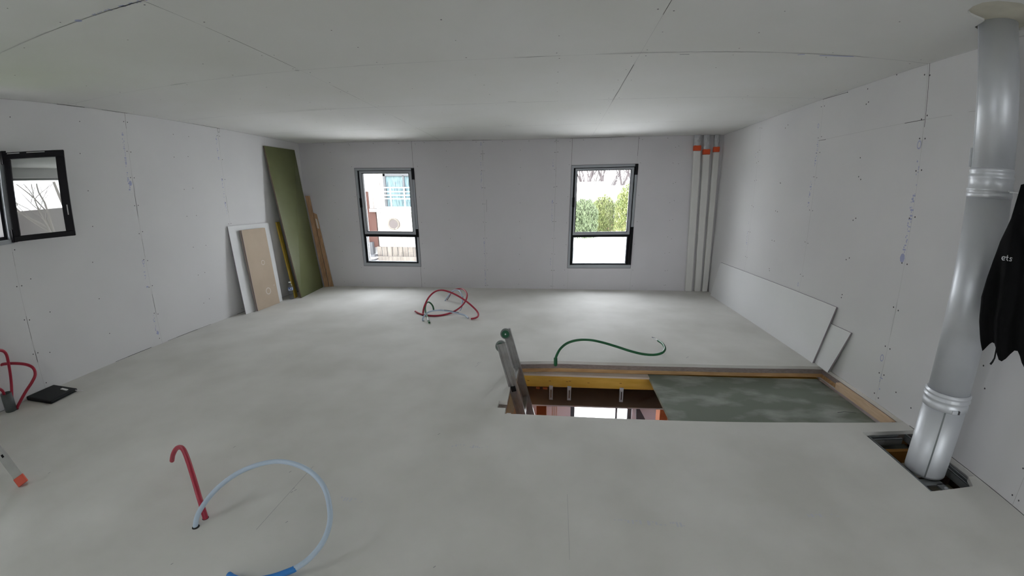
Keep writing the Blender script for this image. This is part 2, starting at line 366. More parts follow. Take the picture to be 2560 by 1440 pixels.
k.line(cm(1700, 135.5), cm(1724, 135.2), 0.010, 5); k.line(cm(1263, 315), cm(1280, 314.7), 0.008, 5); k.line(cm(1270, 246+9), cm(1290, 255), 0.008, 5)
struct(mb.build('ceiling'), 'white plasterboard ceiling')

# far wall with two windows
fx = Vector((1, FA, 0)).normalized(); fN = Vector((FA, -1, 0)).normalized(); FO = Vector((0, D, 0))
def fs(x): return x*math.hypot(1, FA)
W1 = (-3.225, 0.362, -2.252, 1.946); W2 = (0.238, 0.364, 1.226, 1.956)
LD = (0.34, -2.68, 1.40, -0.6)
mb = MB(*MK(M['board_far']))
mb.prism(rect(XL-T-0.05, -0.12, 2.75, H+0.02), [rect(*W1), rect(*W2)], (FO, fx, Z_, fN), -T, 0)
k = Marks(mb, FO, fx, Z_, fN)
k.line((-2.262, 1.95), (-2.262, H), 0.004, 1); k.line((-2.262, 0), (-2.262, 0.36), 0.0035, 1)
k.broken((-1.142, 0), (-1.142, H), 0.003, 2, 0.8); k.broken((-1.142, 0), (-1.142, H), 0.003, 1, 0.2)
k.line((0.0, 0), (0.0, H), 0.003, 2); k.broken((0.0, 0), (0.0, H), 0.0035, 1, 0.6)
k.line((0.236, 1.95), (0.236, H), 0.004, 1); k.line((1.212, 2.07), (1.212, H), 0.004, 1); k.line((1.212, 1.95), (1.212, 2.07), 0.003, 2); k.line((1.243, 0), (1.243, 0.36), 0.0025, 2); k.line((0.25, 0), (0.25, 0.36), 0.0025, 2)
k.line((-3.9, H-0.004), (2.3, H-0.004), 0.005, 2); k.line((-1.3, H-0.005), (-1.0, H-0.005), 0.006, 1); k.line((0.2, H-0.005), (1.0, H-0.005), 0.007, 1); k.line((-2.9, H-0.005), (-1.6, H-0.005), 0.004, 1)
k.line((-1.105, 1.28), (-1.100, 1.47), 0.005, 5)
for a, b, l in ((-1.175, 1.62, 0.5), (-1.16, 0.55, 0.35), (-1.16, 0.05, 0.4), (-0.045, 1.95, 0.12), (-0.04, 1.1, 0.35), (-0.04, 0.42, 0.1)): k.stamp(a, b, l, 0.02)
k.ring(-1.165, 2.29); k.ring(-0.04, 1.42, 0.018); k.ring(-1.16, 0.79, 0.02)
for x, gaps in ((-1.142, 1), (0.0, 1)):
    for z in (0.05, 0.32, 0.6, 0.86, 1.12, 1.4, 1.65, 1.9, 2.15, 2.31):
        for dx in (-0.022, 0.022):
            if rnd.random() < 0.85: k.dot(x + dx, z + rnd.uniform(-0.01, 0.01), 0.0045)
        if rnd.random() < 0.5: k.line((x-0.03, z), (x+0.03, z), 0.003, 5)
for x in (-3.6, -1.72, -0.56, 1.8, 1.75):
    for z in (0.08, 0.33, 0.6, 0.85, 1.13, 1.4, 1.68, 1.95, 2.2): k.dot(x + rnd.uniform(-0.02, 0.02), z + rnd.uniform(-0.02, 0.02), 0.004)
for i in range(15): k.dot(-3.7 + i*0.41, H-0.03 + rnd.uniform(-0.004, 0.004), 0.0045)
for x in (-3.27, -2.20, 0.20, 1.27):
    for z in (0.33, 0.07, 0.75, 1.1, 1.5, 1.97, 2.3): k.dot(x + rnd.uniform(-0.01, 0.01), z, 0.004)
struct(mb.build('wall_far'), 'far plasterboard wall with two windows')

# left wall with the small open window
LW = (1.745, 1.232, 2.172, 1.945)
LD2 = (-1.35, 2.1, -0.30, 0.85)                 # unseen window further back, added for its light: y0, top, y1, sill
mb = MB(*MK(M['board']))
mb.prism(rect(YB-T, -0.12, D+0.02, H+0.02), [rect(*LW), rect(LD2[0], LD2[3], LD2[2], LD2[1])], (Vector((XL, 0, 0)), Y_, Z_, X_), -T, 0)
k = Marks(mb, Vector((XL, 0, 0)), Y_, Z_, X_)
LJ = [4.5474, 3.3474, 2.1474, 0.9474]
for y in LJ:
    z1 = 1.2 if y == LJ[2] else H
    k.line((y, 0), (y, z1), 0.0022, 2); k.broken((y, 0), (y, z1), 0.003, 1, 0.3)
    if y == LJ[2]: k.line((y, 1.95), (y, H), 0.003, 1)
    for z in (0.06, 0.33, 0.62, 0.9, 1.18, 1.45, 1.72, 1.98, 2.25):
        if y == LJ[2] and 1.2 < z < 2.0: continue
        for dx in (-0.02, 0.02):
            if rnd.random() < 0.85: k.dot(y + dx, z + rnd.uniform(-0.012, 0.012), 0.005)
for a, b, l in ((3.30, 1.60, 0.55), (3.31, 0.12, 0.22), (3.31, 0.62, 0.25), (4.52, 1.3, 0.5), (4.51, 1.95, 0.3)): k.stamp(a, b, l, 0.022)
def lm_(u, v): p = onx(u, v, XL); return (p.y, p.z)
q = lm_(325, 458); k.dot(q[0], q[1], 0.016, 4, 1.6); q = lm_(357, 655); k.ring(q[0], q[1]); q = lm_(393, 832); k.dot(q[0], q[1], 0.012, 4, 1.8); q = lm_(545, 325); k.ring(q[0], q[1], 0.03, 5)
for y in (2.85, 3.92, 4.1, 1.6, 2.3):
    for z in (0.3, 0.62, 0.95, 1.3, 1.62, 1.95, 2.2):
        if y < 2.7 and 1.1 < z < 2.05: continue
        k.dot(y + rnd.uniform(-0.05, 0.05), z + rnd.uniform(-0.02, 0.02), 0.0045)
k.line((YB, H-0.003), (D, H-0.003), 0.004, 2); k.broken((1.0, H-0.003), (4.6, H-0.003), 0.004, 1, 0.35)
k.broken((YB, 0.003), (D, 0.003), 0.005, 1, 0.5)
struct(mb.build('wall_left'), 'left plasterboard wall with a small window')

# right wall
rX = Vector((0.009962, 1, 0)).normalized(); rN = Vector((-1, 0.009962, 0)).normalized(); RO = Vector((rwx(0), 0, 0))
mb = MB(*MK(M['board']))
mb.prism(rect(YB-T, -0.16, D+0.06, H+0.02), [], (RO, rX, Z_, rN), -T, 0)
k = Marks(mb, RO, rX, Z_, rN)
def rm(u, v): p = onright(u, v); return (p.y, p.z)
for i, y in enumerate([5.1715, 3.9715, 2.7715, 1.5715]):
    k.line((y, 0), (y, H), 0.002, 2); k.broken((y, 0), (y, H), 0.003, 2, 0.5)
    if i == 3: k.broken((y, 0.4), (y, H), 0.003, 1, 0.3)
    for z in (0.05, 0.22, 0.42, 0.72, 1.03, 1.35, 1.65, 1.87, 2.0, 2.27):
        for dx in (-0.024, 0.024): k.dot(y + dx, z + rnd.uniform(-0.012, 0.012), 0.0058 if i == 2 else 0.005)
k.line(rm(2324, 158), rm(2311, 318), 0.004, 1); k.line(rm(2312, 299), rm(2262, 308), 0.004, 1); k.line(rm(2262, 308), rm(2048, 351), 0.002, 2); k.line(rm(2048, 351), rm(2066, 348), 0.004, 1); k.line(rm(2312, 299), rm(2380, 288), 0.002, 2); k.line(rm(2420, 280), rm(2456, 276), 0.0025, 2)
for y in (3.37, 3.36, 4.57, 4.6, 2.15, 2.17):
    for z in (0.35, 0.66, 0.98, 1.3, 1.62, 2.2): k.dot(y + rnd.uniform(-0.02, 0.02), z + rnd.uniform(-0.02, 0.02), 0.0058)
for u, v in ((2120, 230), (1895, 295), (2170, 222), (2242, 187), (2408, 127), (2241, 981), (2278, 1020), (2458, 914), (2461, 971), (2152, 394)): k.dot(*rm(u, v), 0.0055)
for u0, v0, u1, v1 in ((2297, 402, 2268, 605), (2283, 500, 2262, 620), (2262, 625, 2256, 652), (2213, 930, 2190, 985), (2046, 350, 2038, 415), (2030, 440, 2021, 528), (1889, 380, 1888, 402), (1873, 552, 1872, 560), (1868, 580, 1866, 618)):
    a, b = rm(u0, v0), rm(u1, v1); lo = min(a[1], b[1]); k.stamp((a[0]+b[0])/2, lo, abs(a[1]-b[1]), 0.03)
k.dot(*rm(2257, 645), 0.022, 4, 1.5)
for u, v, s_ in ((2298, 362, 0.03), (2206, 895, 0.028), (1996, 711, 0.02), (2047, 314, 0.022)): k.ring(*rm(u, v), s_)
k.line((YB, 0.002), (2.42, 0.002), 0.004, 1); k.line((1.0, H-0.003), (6.0, H-0.003), 0.003, 2); k.line(rm(2058, 248), rm(2120, 230), 0.004, 1); k.line(rm(2360, 146), rm(2450, 115), 0.004, 1)
struct(mb.build('wall_right'), 'right plasterboard wall behind the flue pipe')

# back wall behind the camera, with an unseen window added for light
BD = (0.8, 0.85, 2.325, 2.15)
mb = MB(M['board'])
mb.prism(rect(XL-T, -0.12, 2.7, H+0.02), [rect(*BD)], (Vector((0, YB, 0)), X_, Z_, -Y_), 0, T)
struct(mb.build('wall_back'), 'back wall with a wide window added for light')
d3 = MB(M['black_frame'])
for a, b in ((LD2[0], LD2[0]+0.05), (LD2[2]-0.05, LD2[2])): d3.box((XL-0.16, a, LD2[3]), (XL-0.09, b, LD2[1]))
for a, b in ((LD2[3], LD2[3]+0.05), (LD2[1]-0.05, LD2[1])): d3.box((XL-0.155, LD2[0]+0.05, a), (XL-0.095, LD2[2]-0.05, b))
d3 = struct(d3.build('added_window_left'), 'unseen second window in the left wall, added for light')  # added window out of view, lets more daylight in
MB(M['glass']).box((XL-0.128, LD2[0]+0.05, LD2[3]+0.05), (XL-0.122, LD2[2]-0.05, LD2[1]-0.05)).build('pane', d3)
mb = MB(M['render']); mb.box((-2.0, -6.0, 2.24), (4.5, YB-T-0.01, 2.40)); struct(mb.build('added_overhang'), 'unseen overhang added to cut light at the back window')  # unseen slab, added to block the high sky
dr = MB(M['black_frame'])
for x0, x1 in ((0.8, 0.85), (2.29, 2.325)): dr.box((x0, YB-0.16, 0.85), (x1, YB-0.09, 2.15))
for z0, z1 in ((0.85, 0.90), (2.11, 2.15)): dr.box((0.8, YB-0.155, z0), (2.325, YB-0.095, z1))
dr = struct(dr.build('added_window_back'), 'wide black framed window added in the back wall for light')
MB(M['glass']).box((0.85, YB-0.128, 0.90), (2.29, YB-0.122, 2.11)).build('pane', dr)

# ------------------------------------------------------------------ far windows
def far_window(name, Wd, sash, gl, low, label, dark_right):
    """Wd outer trim, sash outer, gl upper glass, low lower glass, all (s0,z0,s1,z1) on the wall face."""
    def q(s, z, n): return FO + fx*fs(s) + Z_*z + fN*n
    def ringbox(mb, a, b, n0, n1, mi=0):        # frame between outer rect a and inner rect b
        for r in ((a[0], a[1], b[0], a[3]), (b[2], a[1], a[2], a[3]), (b[0], a[1], b[2], b[1]), (b[0], b[3], b[2], a[3])):
            x0, z0, x1, z1 = r
            if x1 - x0 < 1e-4 or z1 - z0 < 1e-4: continue
            mb.hexa([q(x0, z0, n0), q(x1, z0, n0), q(x1, z0, n1), q(x0, z0, n1), q(x0, z1, n0), q(x1, z1, n0), q(x1, z1, n1), q(x0, z1, n1)], mi)
    e = 0.002
    fr = MB(M['alu_frame'], M['joint'])
    inner = (Wd[0]+0.036, Wd[1]+0.05, Wd[2]-0.036, Wd[3]-0.036)
    ringbox(fr, (Wd[0]+e, Wd[1]+e, Wd[2]-e, Wd[3]-e), inner, -0.10, 0.006)
    ringbox(fr, (Wd[0]-0.004, Wd[1]-0.004, Wd[2]+0.004, Wd[3]+0.004), (Wd[0]+0.003, Wd[1]+0.003, Wd[2]-0.003, Wd[3]-0.003), 0.0008, 0.0035, 1)
    root = struct(fr.build(name), label)
    g = MB(M['gasket'])                         # dark inner frame, set back, and the transom
    ringbox(g, inner, (low[0], low[1], low[2], gl[3]), -0.095, -0.022)
    t0, t1 = low[3], sash[1]
    g.hexa([q(low[0]-0.02, t0, -0.09), q(low[2]+0.02, t0, -0.09), q(low[2]+0.02, t0, -0.012), q(low[0]-0.02, t0, -0.012), q(low[0]-0.02, t1, -0.09), q(low[2]+0.02, t1, -0.09), q(low[2]+0.02, t1, -0.012), q(low[0]-0.02, t1, -0.012)])
    g.build('inner_frame', root)
    s_ = MB(M['alu_frame']); ringbox(s_, sash, gl, -0.055, 0.018); so = s_.build('sash', root)
    s2 = MB(M['gasket']); ringbox(s2, (gl[0]-0.004, gl[1]-0.004, gl[2]+0.004, gl[3]+0.004), (gl[0]+0.004, gl[1]+0.004, gl[2]-0.004, gl[3]-0.004), -0.03, 0.0195); s2.build('gasket', so)
    for r in (gl, low):
        m_ = MB(M['glass']); m_.hexa([q(r[0]-0.01, r[1]-0.01, -0.040), q(r[2]+0.01, r[1]-0.01, -0.040), q(r[2]+0.01, r[1]-0.01, -0.036), q(r[0]-0.01, r[1]-0.01, -0.036), q(r[0]-0.01, r[3]+0.01, -0.040), q(r[2]+0.01, r[3]+0.01, -0.040), q(r[2]+0.01, r[3]+0.01, -0.036), q(r[0]-0.01, r[3]+0.01, -0.036)]); m_.build('pane', so if r is gl else root)
    b = MB(M['alu_frame']); ringbox(b, (low[0], low[1], low[2], low[3]), (low[0]+0.01, low[1]+0.014, low[2]-0.01, low[3]-0.004), -0.04, -0.018); b.build('glazing_bead', root)
    for z0, z1 in dark_right:                   # black hinge covers on the right-hand side
        m_ = MB(M['gasket']); m_.hexa([q(Wd[2]-0.040, z0, -0.02), q(Wd[2]+0.001, z0, -0.02), q(Wd[2]+0.001, z0, 0.022), q(Wd[2]-0.040, z0, 0.022), q(Wd[2]-0.040, z1, -0.02), q(Wd[2]+0.001, z1, -0.02), q(Wd[2]+0.001, z1, 0.022), q(Wd[2]-0.040, z1, 0.022)]); m_.build('hinge_cover', root)
    h = MB(M['gasket']); hz = (sash[1]+sash[3])/2 - 0.05
    h.hexa([q(sash[0]-0.03, hz-0.02, 0.0), q(sash[0]+0.004, hz-0.02, 0.0), q(sash[0]+0.004, hz-0.02, 0.032), q(sash[0]-0.03, hz-0.02, 0.032), q(sash[0]-0.03, hz+0.13, 0.0), q(sash[0]+0.004, hz+0.13, 0.0), q(sash[0]+0.004, hz+0.13, 0.032), q(sash[0]-0.03, hz+0.13, 0.032)])
    h.build('handle', so, bevel=0.003)
    return root
far_window('window_1', W1, (-3.150, 0.900, -2.290, 1.900), (-3.105, 0.943, -2.338, 1.866), (-3.155, 0.430, -2.320, 0.858), 'left of the two far windows, house outside', ((1.77, 1.94), (0.86, 0.99)))
far_window('window_2', W2, (0.300, 0.905, 1.172, 1.908), (0.330, 0.947, 1.128, 1.878), (0.312, 0.430, 1.150, 0.868), 'right of the two far windows, hedge outside', ((1.80, 1.955), (0.42, 1.02)))

# ------------------------------------------------------------------ small window in the left wall, its sash swung open
wf = MB(M['alu_frame'], M['black_frame'])
y0, z0, y1, z1 = LW
for a in ((y0, z0, y1, z0+0.035), (y0, z1-0.035, y1, z1), (y0, z0+0.035, y0+0.035, z1-0.035), (y1-0.035, z0+0.035, y1, z1-0.035)):
    wf.box((XL-0.10, a[0]+0.001, a[1]+0.001), (XL+0.012, a[2]-0.001, a[3]-0.001))
w3 = struct(wf.build('window_3', bevel=0.002), 'small left window with its sash open')
i3 = MB(M['black_frame'])
for a in ((y0+.035, z0+.035, y1-.035, z0+.06), (y0+.035, z1-.06, y1-.035, z1-.035), (y0+.035, z0+.06, y0+.06, z1-.06), (y1-.06, z0+.06, y1-.035, z1-.06)):
    i3.box((XL-0.12, a[0], a[1]), (XL-0.02, a[2], a[3]))
i3.build('inner_frame', w3)
HP = Vector((XL+0.022, 2.172, 0)); FE = Vector((-3.850, 2.517, 0)); sd = (FE - HP).normalized(); sn = Vector((sd.y, -sd.x, 0)); sl = (FE - HP).length
def sq(s, z, n): return HP + sd*s + Z_*z + sn*n
def sbox(mb, s0, z0, s1, z1, n0, n1, mi=0):
    mb.hexa([sq(s0, z0, n0), sq(s1, z0, n0), sq(s1, z0, n1), sq(s0, z0, n1), sq(s0, z1, n0), sq(s1, z1, n0), sq(s1, z1, n1), sq(s0, z1, n1)], mi)
zb, zt = 1.243, 1.925
s_ = MB(M['black_frame'])
for a in ((0, zb, sl, zb+0.042), (0, zt-0.05, sl, zt), (0, zb+0.042, 0.045, zt-0.05), (sl-0.062, zb+0.042, sl, zt-0.05)): sbox(s_, *a, -0.03, 0.028)
sash = s_.build('sash', w3, bevel=0.003)
m_ = MB(M['alu']); sbox(m_, 0.03, zt-0.013, 0.12, zt-0.006, 0.0285, 0.030); sbox(m_, 0.17, zt-0.013, 0.30, zt-0.006, 0.0285, 0.030); sbox(m_, sl-0.03, zb+0.17, sl-0.022, zb+0.25, 0.0285, 0.030); m_.build('lock_strip', sash)
m_ = MB(M['glass_reflective']); sbox(m_, 0.04, zb+0.035, sl-0.055, zt-0.045, -0.002, 0.002); m_.build('pane', sash)
m_ = MB(M['black_frame'], M['alu'])
m_.box((XL+0.0, 2.150, 1.24), (XL+0.040, 2.185, 1.34), 0); m_.box((XL+0.0, 2.150, 1.84), (XL+0.040, 2.185, 1.94), 0); m_.build('hinge', w3, bevel=0.002)

# ================================================================== STOVE FLUE
PC = Vector((2.178, 2.008, 0))
fl = thing('flue_pipe', 'tall silver metal flue pipe rising from floor to ceiling at right', 'pipe', (PC.x, PC.y, -0.06))
def collar(z, r0, r1):
    return [(r0, z-0.052), (r1+0.004, z-0.050), (r1+0.004, z-0.022), (r1, z-0.016), (r1, z-0.004), (r1+0.007, z+0.003), (r1+0.007, z+0.010), (r1, z+0.016), (r1, z+0.023), (r1+0.006, z+0.029), (r1+0.006, z+0.036), (r1-0.002, z+0.042), (r1-0.002, z+0.046)]
MB(M['galva']).lathe([(0.1075, -0.045), (0.1085, -0.03), (0.1085, 0.37)], PC).build('lower_section', fl, recalc=True)
MB(M['galva']).lathe([(0.103, 0.45), (0.103, 1.50)], PC).build('middle_section', fl)
MB(M['galva']).lathe([(0.100, 1.60), (0.100, H+0.02)], PC).build('upper_section', fl)
MB(M['galva']).lathe(collar(0.42, 0.108, 0.110), PC).build('collar', fl)
MB(M['galva']).lathe([(0.103, 1.495), (0.106, 1.50), (0.107, 1.505), (0.107, 1.515), (0.104, 1.52), (0.104, 1.526), (0.108, 1.53), (0.108, 1.538), (0.103, 1.545), (0.103, 1.585), (0.106, 1.59), (0.106, 1.60), (0.102, 1.607), (0.102, 1.62), (0.105, 1.625), (0.105, 1.632), (0.100, 1.64)], PC).build('collar', fl)
toC = (EYEP - PC); toC.z = 0; toC.normalize(); pv = Vector((-toC.y, toC.x, 0))
def onpipe(a, r): return PC + (toC*math.cos(a) + pv*math.sin(a))*r
def psign(p, q): return 1
for nm, a, r, z0_, z1_ in (('seam', 0.12, 0.1087, -0.04, 0.37), ('seam', -1.22, 0.1003, 1.64, H)):
    w_ = 0.004; m_ = MB(M['galva_dull'] if a > 0 else M['galva'])
    p0, p1, p2, p3 = onpipe(a-w_/r, r), onpipe(a+w_/r, r), onpipe(a+w_/r, r-0.004), onpipe(a-w_/r, r-0.004)
    p0 = p0 + (p0-PC)*0.006; p1 = p1 + (p1-PC)*0.006
    m_.hexa([q_ + Z_*z0_ for q_ in (p0, p1, p2, p3)] + [q_ + Z_*z1_ for q_ in (p0, p1, p2, p3)]); m_.build(nm, fl)
m_ = MB(M['galva'], M['dark_trim'])
for a0, a1, mi_ in ((0.38, 0.62, 0), (0.62, 0.72, 1)):
    P_ = [onpipe(a0, 0.122), onpipe(a1, 0.122), onpipe(a1, 0.112), onpipe(a0, 0.112)]; m_.hexa([q_ + Z_*0.372 for q_ in P_] + [q_ + Z_*0.392 for q_ in P_], mi_)
m_.build('clamp_buckle', fl, bevel=0.002)
m_ = MB(M['galva'])
P_ = [onpipe(-1.45, 0.112), onpipe(-1.35, 0.112), onpipe(-1.35, 0.1), onpipe(-1.45, 0.1)]; m_.hexa([q_ + Z_*1.645 for q_ in P_] + [q_ + Z_*1.74 for q_ in P_]); m_.build('lock_tab', fl)

# steel trimming frame and the pocket under the flue opening
ch = thing('steel_channel_frame', 'dull steel channel frame around the foot of the flue pipe', 'metal frame', (2.18, 2.05, -0.12))
def channel(p, q, w=0.048, h=0.045, t=0.004, z=-0.025, side=1):
    p, q = Vector(p), Vector(q); d = (q-p).normalized(); n = Vector((-d.y, d.x, 0))*side; m_ = MB(M['galva_dull'])
    def bb(a0, a1, z0, z1): m_.hexa([p+n*a0+Z_*z0, q+n*a0+Z_*z0, q+n*a1+Z_*z0, p+n*a1+Z_*z0, p+n*a0+Z_*z1, q+n*a0+Z_*z1, q+n*a1+Z_*z1, p+n*a1+Z_*z1])
    bb(0, w, z-h, z-h+t); bb(0, t, z-h, z); bb(w-t, w, z-h, z); bb(0, 0.012, z-t, z); bb(w-0.012, w, z-t, z); return m_
channel((1.992, 1.758, 0), (2.004, 2.350, 0), 0.05, side=-1).build('channel', ch)
channel((2.30, 1.76, 0), (2.318, 2.36, 0), 0.05, side=-1).build('channel', ch)
channel((2.055, 2.30, 0), (2.26, 2.305, 0), 0.05).build('channel', ch)
m_ = MB(M['galva_dull'], M['galva']); m_.box((2.05, 1.87, -0.062), (2.20, 1.93, -0.052)); m_.box((2.15, 1.79, -0.062), (2.20, 1.88, -0.052)); m_.lathe([(0.009, 0), (0.009, 0.008)], (2.175, 1.83, -0.052), 1, 12); m_.build('bracket', ch)
m_ = MB(M['plaster'], M['ochre'], M['dark_void'])
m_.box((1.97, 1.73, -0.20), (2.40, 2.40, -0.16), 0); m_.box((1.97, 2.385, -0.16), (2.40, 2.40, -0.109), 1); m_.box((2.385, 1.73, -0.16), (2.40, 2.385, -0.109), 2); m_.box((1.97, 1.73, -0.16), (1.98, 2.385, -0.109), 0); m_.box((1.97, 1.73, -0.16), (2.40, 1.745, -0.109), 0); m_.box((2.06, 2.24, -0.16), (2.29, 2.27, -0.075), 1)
struct(m_.build('trim_1'), 'plaster pocket below flue opening')

# ================================================================== JACKET
jk = thing('jacket', 'black jacket hanging bunched from the collar of the flue pipe', 'jacket', (2.13, 1.50, 0.86))
az_ = R(55); jd = Vector((math.sin(az_), math.cos(az_), 0)); js = Vector((math.cos(az_), -math.sin(az_), 0)); JC = jd*2.62
def jray(u, v):
    d = ray(u, v); t = JC.dot(jd)/d.dot(jd); p = EYEP + d*t; return (p - JC).dot(js), p.z
left = [jray(u, v) for u, v in ((2552, 462), (2548, 478), (2528, 546), (2501, 601), (2484, 650), (2470, 692), (2456, 740), (2451, 793), (2456, 830), (2462, 858))]
right_ = 0.24
ax_top = 0.035
m_ = MB(M['black_fabric']); rings = []; NA = 96; zs = [p[1] for p in left]
NR = 34
for i in range(NR+1):
    f_ = i/NR; z = left[0][1] + (left[-1][1] - 0.0 - left[0][1])*f_
    for a in range(len(left)-1):
        if left[a][1] >= z >= left[a+1][1] or a == len(left)-2:
            t = (z - left[a][1])/(left[a+1][1] - left[a][1]); sl_ = left[a][0] + (left[a+1][0]-left[a][0])*t; break
    rr_ = ax_top + (right_ - ax_top)*min(1, f_*1.35)**0.85; cx_ = (sl_ + rr_)/2; hw = (rr_ - sl_)/2; th = 0.025 + 0.065*min(1, f_*1.3)
    ring = []
    for kk in range(NA):
        a = 2*math.pi*kk/NA; fold = 1 + (0.10*math.sin(9*a + 1.2*f_) + 0.07*math.sin(17*a + 2 - f_))*min(1, 0.25 + f_)
        ss = -math.cos(a)*hw*(1 + 0.03*math.sin(5*a)); dd = -math.sin(a)*th*fold - 0.012*math.sin(ss*70 + 2*f_)
        zz = z
        if f_ > 0.82: zz = z + (f_-0.82)/0.18*(0.034*math.cos(ss*62+0.6) - 0.012 - 0.10*max(0, ss+0.02))
        ring.append(m_.bm.verts.new(JC + js*(cx_ + ss) + jd*dd + Z_*zz))
    rings.append(ring)
for i in range(NR):
    for kk in range(NA):
        f = m_.bm.faces.new([rings[i][kk], rings[i][(kk+1) % NA], rings[i+1][(kk+1) % NA], rings[i+1][kk]]); f.smooth = True
prev = rings[0]; c0 = sum((v.co for v in prev), Vector())/len(prev)
for sc_, dz_ in ((0.72, 0.014), (0.35, 0.022)):
    nx = [m_.bm.verts.new(c0 + (v.co - c0)*sc_ + Z_*dz_) for v in rings[0]]
    for kk in range(NA):
        f = m_.bm.faces.new([nx[kk], nx[(kk+1) % NA], prev[(kk+1) % NA], prev[kk]]); f.smooth = True
    prev = nx
m_.bm.faces.new(prev); m_.build('body', jk)
# sleeve hanging at the side and the loop over the collar
slv = spline([JC + js*0.045 + jd*(-0.01) + Z_*1.47, JC + js*0.11 + jd*(-0.04) + Z_*1.38, JC + js*0.19 + jd*(-0.07) + Z_*1.25, JC + js*0.21 + jd*(-0.07) + Z_*1.0, JC + js*0.20 + jd*(-0.06) + Z_*0.80], 8)
MB(M['black_fabric']).tube(slv, 0.06, n=20, rfun=lambda t: 0.045 + 0.02*t + 0.004*math.sin(t*40)).build('sleeve', jk)
lp = spline([onpipe(0.85, 0.108) + Z_*1.535, onpipe(0.95, 0.118) + Z_*1.530, JC + js*0.035 + jd*0.0 + Z_*1.52], 8)
MB(M['whitewire']).tube(lp, 0.004, n=8).build('hanging_loop', jk)
dp = [jray(u, v) for u, v in ((2496, 856), (2494, 868), (2492, 878), (2490, 888), (2485, 897), (2480, 903))]
MB(M['pouch']).tube([JC + js*a - jd*0.06 + Z_*b for a, b in dp], 0.004, n=8, rfun=lambda t: 0.0035 + 0.003*max(0, t-0.5)).build('drawstring', jk)
# small white printed letters
def strokes(m_, pts, w, O, X, Y, N):
    for a, b in zip(pts[:-1], pts[1:]):
        a, b = Vector(a), Vector(b); d = (b-a).normalized()*w*0.4; q = Vector((-d.y, d.x)).normalized()*w/2; a = a-d; b = b+d
        m_.hexa([O + X*p.x + Y*p.y + N*n for n in (0, 0.001) for p in (a-q, b-q, b+q, a+q)])
a_, b_ = jray(2511, 642); m_ = MB(M['logo']); O_ = JC + js*a_ - jd*0.108 + Z_*(b_-0.006)
O_ = EYEP + (O_ - EYEP)
hh = 0.016
for ox, pts in ((0, [(0.001, 0.008), (0.011, 0.008), (0.011, 0.014), (0.006, 0.016), (0.001, 0.013), (0.000, 0.006), (0.004, 0.000), (0.011, 0.001)]), (0.017, [(0.003, 0.022), (0.003, 0.004), (0.007, 0.000)]), (0.014, [(0.0, 0.014), (0.010, 0.014)]), (0.030, [(0.009, 0.014), (0.003, 0.015), (0.001, 0.011), (0.008, 0.006), (0.007, 0.001), (0.0, 0.001)])):
    strokes(m_, [(ox + x, y) for x, y in pts], 0.0028, O_, js, Z_, -jd)
m_.build('lettering', jk)

# ================================================================== BOARDS LEANING ON THE WALLS
def lean(name, label, cat, f0, f1, t0, t1, thick, back, mats, extra=None, bevel=0):
    """front face by its two foot corners and two top corners; thickness goes to the back."""
    f0, f1, t0, t1 = map(Vector, (f0, f1, t0, t1)); n = (f1-f0).cross(t0-f0).normalized()
    if n.dot(back) < 0: n = -n
    m_ = MB(*mats); n = n*thick
    lift = max(0, -n.z); f0 = f0 + Z_*lift; f1 = f1 + Z_*lift
    P_ = [f0, f1, f1+n, f0+n, t0, t1, t1+n, t0+n]
    v = [m_.bm.verts.new(p) for p in P_]
    for f, mi in (((3,2,1,0), 1), ((4,5,6,7), 1), ((0,1,5,4), 0), ((1,2,6,5), 1), ((2,3,7,6), 0), ((3,0,4,7), 1)):
        m_.bm.faces.new([v[i] for i in f]).material_index = min(mi, len(mats)-1)
    if extra: extra(m_, f0, f1, t0, t1, n.normalized())
    o = m_.build(name, bevel=bevel); tag(o, label, cat); return recentre(o)
BL = Vector((-1, 0, 0)); BR = Vector((1, 0, 0))
lean('plasterboard_offcut', 'white plasterboard offcut leaning on left wall behind the beige board', 'board', (-4.012, 4.446, 0), (-3.998, 5.148, 0), (-4.119, 4.487, 1.144), (-4.119, 5.235, 1.139), 0.010, BL, (M['white_board'], M['beige_edge']))
def dust(m_, f0, f1, t0, t1, n):
    for a, b, r in ((0.62, 0.57, 0.035), (0.60, 0.20, 0.05), (0.9, 0.25, 0.012)):
        c = f0 + (f1-f0)*a + (t0-f0)*b - n*0.0007; e1 = (f1-f0).normalized(); e2 = (t0-f0).normalized()
        for k_ in range(14):
            p0, p1 = 2*math.pi*k_/14, 2*math.pi*(k_+1)/14
            m_.face([c + (e1*math.cos(t) + e2*math.sin(t))*r*q_ for q_, t in ((0.72, p0), (1, p0), (1, p1), (0.72, p1))], 2)
for dz in (0,):
    lean('fibre_board', 'beige board leaning in front of white offcut, rear of the pair', 'board', (-3.975, 4.592, 0), (-3.975, 5.028, 0), (-4.087, 4.640, 1.080), (-4.087, 5.082, 1.082), 0.010, BL, (M['beige'], M['beige_edge']))
    lean('fibre_board', 'beige board with ring marks leaning against white offcut, front of the pair', 'board', (-3.960, 4.601, 0), (-3.960, 5.037, 0), (-4.072, 4.652, 1.078), (-4.072, 5.090, 1.080), 0.011, BL, (M['beige'], M['beige_edge'], M['dust']), dust)
lean('green_board', 'tall narrow dark green panel leaning against the left wall', 'board', (-3.818, 5.329, 0), (-3.925, 6.062, 0), (-4.112, 5.332, 2.216), (-4.112, 6.016, 2.228), 0.018, BL, (M['green_board'], M['board_edge']))
lean('yellow_plank', 'thin yellow plank leaning behind green panel beside the bottle', 'plank', (-3.905, 5.315, 0), (-3.93, 5.40, 0), (-4.112, 5.395, 1.14), (-4.112, 5.46, 1.14), 0.018, BL, (M['yellow'], M['yellow']))
